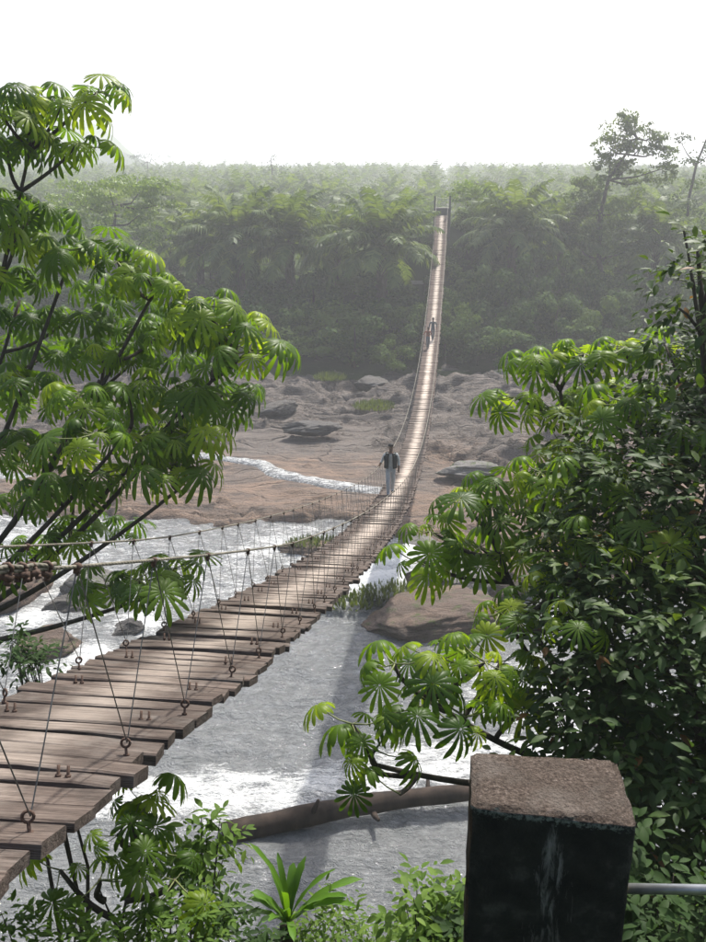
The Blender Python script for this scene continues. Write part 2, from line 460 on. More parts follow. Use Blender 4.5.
# ------------------------------------------------------------------ ground: near bank, river bed, far bank and plantation, one sheet
def ground_h(x, y):
    x = np.asarray(x, dtype=float); y = np.asarray(y, dtype=float)
    s = 0.88 + 0.42 * sstep(-1.8, -0.4, x) - 0.55 * sstep(1.0, 3.0, x)
    top = CAMZ - 1.75
    near = top - 0.8 * sstep(0.3, 1.5, y) - s * np.maximum(y - 0.4, 0) + 0.5 * (fbm(x * 0.7, y * 0.7, 3, 3) - 0.5) * sstep(0.5, 3, y)
    near = np.where(y < -0.5, top + 0.04 * (-y), near)
    far = -1.4 + 2.6 * sstep(76, 82, y + 2.5 * fbm(x * 0.1, y * 0, 3, 8))
    far = far + np.interp(y, [80, 84, 92, 100, 110, 150, 250, 400, 560, 2600], [0, 0.7, 3.0, 4.2, 5.2, 7.8, 11.6, 15.6, 17.5, 24])
    far = far + 2.4 * (fbm(x * 0.018, y * 0.018, 2, 29) - 0.5) * sstep(115, 170, y) + 1.2 * (fbm(x * 0.05, y * 0.05, 3, 21) - 0.5) * sstep(84, 100, y)
    far = far + 7.6 * np.exp(-((x - 9.6) / 5.5) ** 2 - (np.maximum(99.5 - y, 0) / 3.2) ** 2 - (np.maximum(y - 101, 0) / 9.0) ** 2)
    return np.where(y < 45, np.maximum(near, -1.4), far)

def build_ground():
    ys = np.concatenate([np.linspace(-30, -1, 12), np.linspace(-0.5, 24, 99), np.linspace(25, 75, 21), np.linspace(76, 110, 60), np.linspace(113, 420, 60), np.linspace(450, 2600, 30)])
    xn = np.concatenate([-np.geomspace(1800, 60, 16)[:-1], np.linspace(-60, -8, 40)[:-1], np.linspace(-8, 8, 81)[:-1], np.linspace(8, 60, 40)[:-1], np.geomspace(60, 1800, 16)])
    X, Y = np.meshgrid(xn, ys)
    V = np.stack([X, Y, ground_h(X, Y)], -1).reshape(-1, 3)
    me = np_mesh('ground', V, grid_faces(len(xn), len(ys)), MAT['soil'])
    tag(link('ground', me), kind='structure')
build_ground()

def hill(name, x, y, wx, wy, h, seed):
    xs = np.linspace(-wx, wx, 90); ys = np.linspace(-wy, wy, 30)
    X, Y = np.meshgrid(xs, ys)
    r = np.hypot(X / wx, Y / wy)
    H = h * np.clip(1 - r ** 2, 0, 1) * (0.75 + 0.5 * fbm(X * 3 / wx + seed, Y * 3 / wy, 3, seed)) + 9.0 * (fbm(X * 0.05, Y * 0.05, 3, seed + 5) - 0.5) - 4
    V = np.stack([X + x, Y + y, H + ground_h(X + x, Y + y)], -1).reshape(-1, 3)
    tag(link(name, np_mesh(name, V, grid_faces(90, 30), MAT['far_leaf'])), kind='structure')
hill('hill', -275, 760, 130, 100, 58, 2)
hill('hill', -178, 620, 70, 60, 24, 7)

# ------------------------------------------------------------------ rock shelf across the river
STREAM = [on(px, py, 0.75) for px, py in ((150, 447), (205, 453), (232, 457), (262, 461), (285, 471), (330, 480), (362, 485), (392, 488))]
STREAM2 = [(p.x, p.y) for p in STREAM]
NEARL = [on(px, py, 0.2) for px, py in ((-400, 500), (-40, 512), (120, 520), (215, 526), (300, 524), (345, 522), (372, 532), (392, 545), (420, 560), (470, 575), (560, 590), (900, 600))]
nlx = np.array([p.x for p in NEARL]); nly = np.array([p.y for p in NEARL])

def shelf_h(X, Y):
    edge = np.interp(X, nlx, nly) + 1.8 * (fbm(X * 0.35, Y * 0.12, 4, 31) - 0.5) * 2
    d = Y - edge
    base = -1.2 + 1.55 * sstep(-0.6, 1.2, d) + 0.022 * np.clip(d, 0, 60)
    wx = X + 3.0 * (fbm(X * 0.25, Y * 0.25, 3, 44) - 0.5); wy = Y + 3.0 * (fbm(X * 0.25, Y * 0.25, 3, 45) - 0.5)
    n = fbm(wx * 0.045, wy * 0.11, 4, 40)
    tier = n * 9.0
    ti = np.floor(tier); tf = tier - ti
    terr = (ti + sstep(0.88, 1.0, tf) + 0.25 * tf) / 9.0         # broad slabs that break off in steps
    h = base + sstep(0.0, 6.0, d) * 3.2 * (terr - 0.48) + 0.30 * (fbm(X * 0.30, Y * 0.5, 4, 57) - 0.5) * sstep(-0.5, 1.0, d)
    rg = 1 - np.abs(fbm(wx * 0.16, wy * 0.55, 5, 55) - 0.5) * 2
    h = h + 0.75 * (np.clip(rg, 0, 1) ** 3 - 0.6) * sstep(-0.5, 2.5, d) * (0.4 + 1.2 * fbm(X * 0.06, Y * 0.09, 2, 52))
    st = fbm(wx * 0.12, wy * 0.9, 4, 59) * 4.0                   # low strata ribs along the flow
    h = h + 0.24 * sstep(0.80, 1.0, st - np.floor(st)) + 0.16 * (fbm(X * 2.6, Y * 4.3, 3, 58) - 0.5)
    h = h + 0.9 * np.maximum(fbm(X * 0.22, Y * 0.4, 3, 77) - 0.58, 0) * 4 * sstep(1, 5, d)
    ds = seg_dist(X, Y + 0.9 * (fbm(X * 0.5, Y * 0.3, 3, 91) - 0.5), STREAM2)
    h = np.where(ds < 3.2, h * sstep(0.9, 3.2, ds) + (0.45 + 0.006 * (Y - 45)) * (1 - sstep(0.9, 3.2, ds)), h)
    h = np.where((d > 1.5) & (ds > 1.5), np.maximum(h, 0.25 + 0.3 * h), h)
    return np.where(d < -0.6, np.minimum(h, -0.8), h)

def build_shelf():
    xs = np.linspace(-46, 50, 520); ys = np.linspace(30, 88, 440)
    X, Y = np.meshgrid(xs, ys)
    H = shelf_h(X, Y)
    V = np.stack([X, Y, H], -1).reshape(-1, 3)
    tag(link('rock_shelf', np_mesh('rock_shelf', V, grid_faces(520, 440), MAT['shelf'])), kind='structure')
build_shelf()

def boulder_mesh(name, seed, mat, sub=5, rough=0.30):
    bm = bmesh.new()
    bmesh.ops.create_icosphere(bm, subdivisions=sub, radius=1)
    rr = random.Random(seed)
    planes = [(Vector((rr.gauss(0, 1), rr.gauss(0, 1), rr.gauss(0, 0.8))).normalized(), rr.uniform(0.62, 0.9)) for _ in range(11)]
    co = np.array([v.co[:] for v in bm.verts])
    nn = fbm(co[:, 0] * 1.6 + seed, co[:, 1] * 1.6 + co[:, 2] * 1.3, 4, seed) - 0.5
    n2 = fbm(co[:, 0] * 5 + seed, co[:, 1] * 5 + co[:, 2] * 9, 5, seed + 3) - 0.5
    for v, a, b in zip(bm.verts, nn, n2):
        p = v.co.copy()
        for nrm, d in planes:
            e = p.dot(nrm) - d
            if e > 0: p -= nrm * e
        v.co = p * (1 + rough * a + 0.20 * b)
    me = bpy.data.meshes.new(name); bm.to_mesh(me); bm.free()
    me.materials.append(mat)
    me.polygons.foreach_set('use_smooth', [True] * len(me.polygons))
    return me
BM = {}
def boulder(px, py, z, size, seed, matk, label, rz=0.0, name='boulder'):
    p = on(px, py, z)
    key = (seed, matk)
    if key not in BM: BM[key] = boulder_mesh('boulder', seed, MAT[matk])
    o = link(name, BM[key], None, p)
    o.scale = size; o.rotation_euler = (0, 0, rz)
    return tag(o, label, 'boulder')
boulder(452, 618, 0.1, (3.1, 2.6, 1.05), 3, 'brown_rock', 'large brown boulder at the edge of the grey pool right of the bridge', 0.2)
boulder(395, 622, 0.0, (1.6, 1.2, 0.5), 4, 'brown_rock', 'low brown rock sloping into the pool below the bridge planks', 0.5)
boulder(459, 580, 0.35, (1.9, 1.6, 1.1), 5, 'grey_rock', 'rounded grey boulder behind the large brown boulder', 1.1)
boulder(505, 585, 0.2, (2.2, 1.5, 0.9), 6, 'brown_rock', 'brown boulder half hidden behind the right umbrella tree leaves', 0.1)
boulder(398, 568, 0.15, (1.8, 1.3, 0.6), 7, 'brown_rock', 'flat brown rock between the two white cascades beside the deck', 0.7)
boulder(425, 556, 0.3, (1.9, 1.2, 0.75), 4, 'grey_rock', 'grey rock at the top of the upper cascade right of the deck', 2.0)
boulder(312, 428, 1.0, (2.1, 1.1, 0.6), 8, 'dark_rock', 'dark wedge shaped boulder alone on the rock shelf', 0.2)
boulder(280, 408, 1.1, (1.8, 1.0, 0.55), 3, 'dark_rock', 'dark grey boulder on the shelf next to the left tree tips', 0.9)
boulder(372, 384, 1.0, (2.2, 1.4, 0.7), 5, 'dark_rock', 'dark boulder near the far bank bushes left of the bridge', 2.2)
boulder(500, 380, 1.0, (2.6, 1.6, 0.9), 6, 'grey_rock', 'grey boulder at the foot of the far bank right of the bridge', 0.4)
boulder(472, 470, 0.8, (2.3, 1.0, 0.5), 7, 'grey_rock', 'pale grey flat rock in the stream right of the deck', 0.0)
boulder(318, 548, 0.05, (2.0, 1.0, 0.35), 8, 'brown_rock', 'low brown islet in the white water just left of the deck', 0.1)
boulder(52, 648, 0.1, (1.5, 1.1, 0.8), 5, 'brown_rock', 'reddish brown boulder seen under the left tree branches', 0.3)
boulder(20, 590, 0.2, (2.0, 1.4, 1.0), 3, 'brown_rock', 'brown boulder in the rapids at the left edge of the picture', 1.4)
boulder(95, 590, 0.2, (1.9, 1.3, 0.8), 7, 'grey_rock', 'grey boulder in the rapids behind the left handrail cable', 2.4)
boulder(130, 632, 0.0, (0.9, 0.7, 0.5), 6, 'dark_rock', 'small dark wet boulder beside the left deck edge', 0.7)
boulder(70, 606, 0.0, (1.3, 0.9, 0.6), 8, 'dark_rock', 'dark boulder in white water among the left branches', 1.0)

# ------------------------------------------------------------------ river
LOG_A, LOG_B = on(222, 832, 0.2), on(560, 786, 0.3)
def build_water():
    xs = np.concatenate([np.linspace(-120, -26, 12)[:-1], np.linspace(-26, 26, 330), np.linspace(26, 120, 12)[1:]])
    ys = np.concatenate([np.linspace(6, 60, 330), np.linspace(60, 86, 12)[1:]])
    X, Y = np.meshgrid(xs, ys)
    H = 0.30 * (fbm(X * 0.5, Y * 0.9, 4, 60) - 0.5) + 0.22 * (fbm(X * 1.6, Y * 2.6, 3, 61) - 0.5)
    log2 = [(LOG_A.x - 3, LOG_A.y + 1.6), (LOG_A.x, LOG_A.y + 1.7), (LOG_B.x, LOG_B.y + 1.9)]
    dl = seg_dist(X, Y, log2)
    foam = 0.72 * (1 - sstep(0.3, 2.2, dl + 0.9 * (fbm(X, Y, 3, 66) - 0.5) * 2))
    H = H + 0.22 * (1 - sstep(0.2, 1.8, dl)) * fbm(X * 1.6, Y * 1.6, 3, 67)
    # broken water on the left, above the pool
    dk = X - (-2.0 + 0.114 * Y)
    foam = np.maximum(foam, (0.22 + 0.5 * fbm(X * 0.3, Y * 0.5, 3, 70)) * (1 - sstep(44, 47, Y)) * sstep(31, 37, Y + 0.35 * dk * (dk > 0)) * (1 - sstep(-1.0, 2.5, dk)))
    foam = np.maximum(foam, 0.42 * sstep(-7, -11, X) * sstep(22, 28, Y))
    for px, py, rad, s in ((365, 587, 1.5, 1.05), (392, 562, 1.3, 1.0), (350, 596, 1.2, 0.9), (90, 660, 1.6, 0.8), (30, 620, 1.6, 0.85), (140, 625, 1.6, 0.8), (60, 680, 1.4, 0.8), (560, 700, 3.2, 0.75), (500, 690, 2.5, 0.6)):
        p = on(px, py, 0)
        d = np.hypot(X - p.x, Y - p.y)
        g = np.exp(-(d / rad) ** 2)
        foam = np.maximum(foam, s * g)
        H = H + 0.18 * g
    V = np.stack([X, Y, H], -1).reshape(-1, 3)
    me = np_mesh('river', V, grid_faces(len(xs), len(ys)), MAT['water'])
    a = me.attributes.new('foam', 'FLOAT', 'POINT'); a.data.foreach_set('value', foam.astype(np.float32).ravel())
    tag(link('river', me), kind='structure')
build_water()

def ribbon(name, pts, widths, lift, foamv, seed):
    """White water running down over the rock: a sheet that follows a line, with foam ridges."""
    P = []
    for a, b in zip(pts[:-1], pts[1:]):
        k = max(2, int((b - a).length / 0.35))
        for i in range(k): P.append(a.lerp(b, i / k))
    P.append(pts[-1])
    n = len(P); m = 15
    W = np.interp(np.linspace(0, 1, n), np.linspace(0, 1, len(widths)), widths)
    V, Fo = [], []
    for i, p in enumerate(P):
        d = (P[min(i + 1, n - 1)] - P[max(i - 1, 0)]); d.z = 0; d.normalize()
        s = Vector((-d.y, d.x, 0))
        wob = 0.6 * (fbm(np.array([i * 0.11]), np.array([seed * 3.1]), 3, seed)[0] - 0.5)
        for j in range(m):
            t = j / (m - 1) * 2 - 1
            q = p + s * (t * W[i] + wob)
            V.append((q.x, q.y, p.z + lift * (1 - t * t) - 0.25 * abs(t) ** 3)); Fo.append(foamv * (1 - 0.25 * t * t))
    V = np.array(V); V[:, 2] += 0.25 * (fbm(V[:, 0] * 1.8, V[:, 1] * 1.8, 4, seed) - 0.5)
    me = np_mesh(name, V, grid_faces(m, n), MAT['water'])
    a = me.attributes.new('foam', 'FLOAT', 'POINT'); a.data.foreach_set('value', np.array(Fo, dtype=np.float32))
    return tag(link(name, me), kind='structure')
ribbon('stream', [Vector((p.x, p.y, 0.62)) for p in STREAM], [0.5, 0.6, 0.45, 0.6, 0.8, 0.6, 0.75, 0.5], 0.08, 0.56, 5)
ribbon('rapids', [on(415, 548, 0.9), on(398, 560, 0.75), on(380, 566, 0.5), on(362, 573, 0.1)], [0.8, 0.9, 1.0, 1.2], 0.2, 1.05, 9)
ribbon('rapids', [on(400, 575, 0.7), on(380, 582, 0.6), on(362, 588, 0.35), on(345, 598, 0.0)], [0.7, 1.2, 1.3, 1.2], 0.25, 1.1, 13)

def build_log():
    root_a, root_b = LOG_A, LOG_B
    mb = MB()
    pts, rad = [], []
    for i in range(15):
        t = i / 14
        p = root_a.lerp(root_b, t)
        p.z += 0.25 * math.sin(t * 3.0) - 0.10 * (1 - t)
        p.y += 0.12 * math.sin(t * 4.2)
        pts.append(p); rad.append((0.33 - 0.13 * t) * (1 + 0.07 * math.sin(i * 2.3)))
    mb.tube(pts, rad, 14)
    t = empty('fallen_log', root_a)
    me = mb.mesh('trunk', MAT['log'])
    me.transform(Matrix.Translation(-root_a))
    link('trunk', me, t)
    for k, (tt, dr) in enumerate(((0.25, (0.2, -0.1, 0.8)), (0.6, (-0.1, 0.6, 0.5)), (0.43, (0.1, -0.75, 0.25)))):
        q = root_a.lerp(root_b, tt) - root_a
        s = MB(); d = Vector(dr).normalized()
        s.tube([q, q + d * 0.4, q + d * 0.72 + Vector((0.05, 0, 0.02))], [0.11, 0.08, 0.045], 7)
        link('branch_stub', s.mesh('branch_stub', MAT['log']), t)
    tag(t, 'long brown fallen log lying across the foaming grey water', 'log')
build_log()

# ------------------------------------------------------------------ the suspension bridge
BA, BB, BW = -2.0, 0.114, 1.24
PC = (0.92086, -1.77629, -12.31403, 2.23824, 13.16038)
def deck_z(y):
    t = y / 50 - 1
    d = 0.0
    for c in PC: d = d * t + c
    return CAMZ - d + 0.07 * math.exp(-(y / 7.0) ** 2)
TH = math.atan(BB)
ACR = Vector((math.cos(TH), -math.sin(TH), 0))       # across the deck, to the right
def deck_p(y, s=0.0, h=0.0):
    """Point on the deck: y metres forward, s metres right of the centre line, h above the planks."""
    return Vector((BA + BB * y, y, deck_z(y) + h)) + ACR * s
def deck_frame(y):
    t = (deck_p(y + 0.05) - deck_p(y - 0.05)).normalized()
    n = ACR.cross(t).normalized()
    return Matrix((ACR, t, n)).transposed()
def cable_h(y):
    return float(np.interp(y, [0, 3, 5.5, 7.5, 11, 20, 35, 88, 98], [1.15, 1.03, 0.95, 0.90, 0.94, 1.08, 1.06, 1.08, 1.7]))

bridge = empty('suspension_bridge', (0, 0, 0))
tag(bridge, 'long sagging footbridge of weathered planks hung from steel cables over the river', 'bridge')

WIDTHS = (0.13, 0.15, 0.17, 0.19, 0.225)
def plank_mesh(seed, W):
    rr = random.Random(seed)
    L = BW * rr.uniform(0.955, 1.035); H = rr.uniform(0.042, 0.066)
    bm = bmesh.new()
    nseg = 7
    rows = []
    bow = rr.uniform(-0.012, 0.012); tw = rr.uniform(-0.012, 0.012)
    for i in range(nseg + 1):
        t = i / nseg
        x = (t - 0.5) * L
        z = rr.uniform(-0.0025, 0.0025) + bow * (1 - (2 * t - 1) ** 2)
        zt = tw * (t - 0.5)
        b = rr.uniform(0.006, 0.012)
        y0, y1 = -0.5 * W + rr.uniform(-0.005, 0.005), 0.5 * W + rr.uniform(-0.005, 0.005)
        x0 = x1 = x
        if i in (0, nseg): x0 += rr.uniform(-0.018, 0.018); x1 += rr.uniform(-0.018, 0.018)
        rows.append([bm.verts.new(c) for c in ((x0, y0, z - zt - H), (x0, y0, z - zt - b), (x0, y0 + b, z - zt), (x1, y1 - b, z + zt), (x1, y1, z + zt - b), (x1, y1, z + zt - H))])
    for a, b_ in zip(rows[:-1], rows[1:]):
        for k in range(6):
            k2 = (k + 1) % 6
            bm.faces.new((a[k], b_[k], b_[k2], a[k2]))
    bm.faces.new(rows[0]); bm.faces.new(rows[-1][::-1])
    bmesh.ops.recalc_face_normals(bm, faces=bm.faces)
    me = bpy.data.meshes.new('plank'); bm.to_mesh(me); bm.free()
    me.materials.append(MAT['wood'])
    return me
PLANKS = {w: [plank_mesh(i + int(w * 1000), w) for i in range(7)] for w in WIDTHS}

def ring_mesh():
    mb = MB()
    mb.tube([(0, 0, -0.07), (0, 0, 0.055)], 0.009, 7)
    n = 12; pts = [(0.026 * math.cos(2 * PI * i / n), 0, 0.078 + 0.026 * math.sin(2 * PI * i / n)) for i in range(n + 1)]
    mb.tube(pts, 0.0085, 6, caps=False)
    mb.tube([(0, 0, 0.0), (0, 0, 0.012)], 0.02, 6)
    return mb.mesh('eye_bolt', MAT['rust'])
def prong_mesh():
    mb = MB()
    for s in (-1, 1):
        mb.tube([(s * 0.022, 0, -0.07), (s * 0.022, 0, 0.055)], 0.0075, 6)
        mb.tube([(s * 0.022, 0, 0.002), (s * 0.022, 0, 0.016)], 0.014, 6)
    return mb.mesh('u_bolt', MAT['rust'])
RING, PRONG = ring_mesh(), prong_mesh()

def build_planks():
    y = 0.15; i = 0; far = MB()
    since = {1: 0.0, -1: 0.0}
    bolts = {1: [], -1: []}
    rr = random.Random(4)
    nextb = 0.9; nextu = 0.6
    while y < 97.8:
        w = rr.choice(WIDTHS)
        yc = y + w / 2
        gap = rr.uniform(0.008, 0.028) if rr.random() > 0.08 else 0.06
        Mf = deck_frame(yc)
        up = rr.uniform(0.0, 0.03)
        off = rr.gauss(0, 0.02)
        Lx = BW * rr.uniform(0.965, 1.03)
        M = Matrix.Translation(deck_p(yc, off, up)) @ Mf.to_4x4() @ Matrix.Rotation(rr.gauss(0, 0.010), 4, 'Z') @ Matrix.Rotation(rr.gauss(0, 0.006), 4, 'Y') @ Matrix.Rotation(rr.gauss(0, 0.035), 4, 'X')
        if i < 300:
            o = link('plank', PLANKS[w][rr.randrange(7)], bridge)
            Ms = M @ Matrix.Rotation(PI, 4, 'Z') if rr.random() < 0.5 else M
            o.matrix_local = Ms
            inv = Ms.inverted()
            if yc > nextb:
                nextb += 0.9
                for s in (-1, 1):
                    q = deck_p(yc, s * (BW / 2 - 0.085) + off * 0.5, up)
                    bolts[s].append(q + Mf @ Vector((0, 0, 0.062)))
                    if yc < 40:
                        link('eye_bolt', RING, o, M=inv @ (Matrix.Translation(q) @ Mf.to_4x4() @ Matrix.Rotation(rr.uniform(-0.8, 0.8), 4, 'Z') @ Matrix.Rotation(rr.uniform(-0.15, 0.15), 4, 'Y') @ Matrix.Scale(0.78, 4)))
            elif yc > nextu:
                nextu += 0.9
                if yc < 32:
                    for s in (-1, 1):
                        link('u_bolt', PRONG, o, M=inv @ (Matrix.Translation(deck_p(yc, s * (BW / 2 - 0.24) + off * 0.5, up)) @ Mf.to_4x4()))
        else:
            vs = [M @ Vector((sx * Lx / 2, sy * w / 2, sz)) for sz in (-0.055, 0) for sy in (-1, 1) for sx in (-1, 1)]
            far.add(vs, [(0, 2, 3, 1), (4, 5, 7, 6), (0, 1, 5, 4), (2, 6, 7, 3), (0, 4, 6, 2), (1, 3, 7, 5)])
            if yc > nextb:
                nextb += 0.9
                for s in (-1, 1): bolts[s].append(deck_p(yc, s * (BW / 2 - 0.085), 0.08))
        y += w + gap; i += 1
    return far, bolts

def far_wood():
    """The same weathered wood with the trodden centre line taken across the deck (far planks share one mesh)."""
    m = NT('weathered_plank_far'); p = pos(m)
    sx = m.n('ShaderNodeSeparateXYZ'); m.l(p, sx.inputs[0])
    s = m.math('SUBTRACT', sx.outputs[0], m.math('ADD', m.math('MULTIPLY', sx.outputs[1], BB), BA))
    isl = m.n('ShaderNodeNewGeometry').outputs['Random Per Island']
    g1 = m.noise(m.scale(p, 2.2, 38, 20), 1.0, 5, 0.7, 0.4); g3 = m.noise(p, 5, 4)
    base = m.ramp(g1, [(0.28, (0.036, 0.027, 0.022)), (0.5, (0.112, 0.086, 0.072)), (0.75, (0.215, 0.174, 0.148))])
    base = m.mix(m.math('MULTIPLY', isl, 0.55), base, (0.075, 0.053, 0.043))
    ax = m.math('ABSOLUTE', m.math('ADD', s, m.math('MULTIPLY', m.math('SUBTRACT', g3, 0.5), 0.3)))
    up = m.n('ShaderNodeSeparateXYZ'); m.l(m.n('ShaderNodeNewGeometry').outputs['Normal'], up.inputs[0])
    wear = m.math('MULTIPLY', m.ramp(ax, [(0.06, (0.95, 0.95, 0.95)), (0.28, (0, 0, 0))]), m.math('GREATER_THAN', up.outputs[2], 0.5))
    return m.set(color=m.mix(wear, base, (0.52, 0.445, 0.375)), rough=0.88, spec=0.12)

def unit_cyl(name, n, mat):
    mb = MB(); mb.tube([(0, 0, 0), (0, 0, 1)], 1.0, n)
    return mb.mesh(name, mat)
HANG = unit_cyl('hanger', 5, MAT['wire'])
def cyl_between(name, me, a, b, r, parent):
    d = b - a
    q = d.to_track_quat('Z', 'Y')
    return link(name, me, parent, M=Matrix.Translation(a) @ q.to_matrix().to_4x4() @ Matrix.Diagonal((r, r, d.length, 1)))

def clip_mesh():
    mb = MB()
    mb.box((0, 0, -0.012), (0.03, 0.03, 0.05))
    mb.tube([(0, 0, 0.02), (0, 0, -0.05)], 0.011, 6)
    mb.tube([(-0.022, 0, 0.0), (0.022, 0, 0.0)], 0.021, 8)
    return mb.mesh('cable_clip', MAT['rust'])
CLIP = clip_mesh()

def build_bridge():
    far, bolts = build_planks()
    o = link('far_planks', far.mesh('far_planks', far_wood(), smooth=False), bridge)
    tag(o, kind='stuff')
    cab_s = BW / 2 - 0.03
    spans = []
    for s in (-1, 1):
        B = bolts[s]
        cl = []
        for a, b in zip(B[:-1], B[1:]):
            ym = (a.y + b.y) / 2
            cl.append(deck_p(ym + R.uniform(-0.06, 0.06), s * cab_s, cable_h(ym)))
        # handrail cable: gently catenary between the clips, running on to the near anchor and the far post
        pts = [deck_p(-0.9, s * cab_s, 1.22), deck_p(0.2, s * cab_s, 1.14)]
        pts += [c.copy() for c in cl if c.y < 96.5]
        pts += [deck_p(98.2, s * cab_s, 1.75)]
        mb = MB(); mb.tube(pts, [0.0075 if p.y < 30 else 0.014 for p in pts], 7)
        link('handrail_cable', mb.mesh('handrail_cable', MAT['cable']), bridge)
        for k, c in enumerate(cl):
            if c.y < 45:
                q = link('cable_clip', CLIP, bridge, M=Matrix.Translation(c) @ deck_frame(c.y).to_4x4() @ Matrix.Rotation(PI / 2, 4, 'Z') @ Matrix.Diagonal((.7, .7, .7, 1)))
            spans.append((c, B[k])); spans.append((c, B[k + 1]))
    spans.sort(key=lambda ab: ab[0].y)
    rest = MB()
    for k, (a, b) in enumerate(spans):
        if k < 300: cyl_between('hanger', HANG, a, b, 0.0030 if a.y < 20 else 0.0045, bridge)
        else: rest.tube([a, b], 0.006, 4)
    tag(link('far_hangers', rest.mesh('far_hangers', MAT['wire']), bridge), kind='stuff')
    # cables under the planks
    for s in (-0.42, -0.14, 0.14, 0.42):
        mb = MB()
        mb.tube([deck_p(-0.8 + 99 * i / 130, s, -0.10) for i in range(131)], 0.016, 6)
        link('deck_cable', mb.mesh('deck_cable', MAT['wire']), bridge)
    # bundle of rusty wire-rope grips on the near right cable
    for k in range(5):
        yy = 2.66 + 0.085 * k + R.uniform(-.015, .015)
        c = deck_p(yy, cab_s, cable_h(yy) + 0.0)
        Mx = Matrix.Translation(c) @ deck_frame(yy).to_4x4() @ Matrix.Rotation(PI / 2, 4, 'Z')
        mb = MB()
        mb.box((0, 0, -0.016), (0.034, 0.062, 0.026))
        for sg in (-1, 1):
            mb.tube([(0, sg * 0.021, -0.03), (0, sg * 0.021, 0.012)], 0.008, 6)
            mb.tube([(0, sg * 0.021, -0.045), (0, sg * 0.021, -0.028)], 0.014, 6)
        mb.tube([(0, -0.021, 0.01), (0, -0.017, 0.026), (0, 0, 0.034), (0, 0.017, 0.026), (0, 0.021, 0.01)], 0.009, 6)
        link('rope_grip', mb.mesh('rope_grip', MAT['rust']), bridge, M=Mx @ Matrix.Rotation(R.uniform(-.5, .5), 4, 'X') @ Matrix.Scale(R.uniform(.68, .85), 4))
    mb = MB()
    mb.tube([deck_p(2.55 + 0.035 * k, cab_s + 0.004, cable_h(2.55 + 0.035 * k) + 0.018 + 0.003 * math.sin(k * 1.3)) for k in range(16)], 0.008, 7)
    link('cable_tail', mb.mesh('cable_tail', MAT['cable']), bridge)
    # end posts
    for s in (-1, 1):
        mb = MB()
        p = deck_p(98.3, s * 0.78, 0)
        mb.tube([p + Vector((0, 0, -3.0)), p + Vector((0, 0, 1.72))], [0.13, 0.11], 4)
        mb.box(p + Vector((0, 0, 1.75)), (0.22, 0.22, 0.06))
        link('far_post', mb.mesh('far_post', MAT['post'], smooth=False), bridge)
        mb = MB()
        p = deck_p(-1.0, s * 0.80, 0)
        mb.box(p + Vector((0, 0, -0.8)), (0.34, 0.34, 4.0))
        link('near_post', mb.mesh('near_post', MAT['post'], smooth=False), bridge)
    mb = MB()
    p = deck_p(99.6, 0, 0)
    mb.box(p + Vector((0, 0, -1.6)), (1.5, 2.6, 3.1))
    link('far_abutment', mb.mesh('far_abutment', MAT['post'], smooth=False), bridge)
build_bridge()

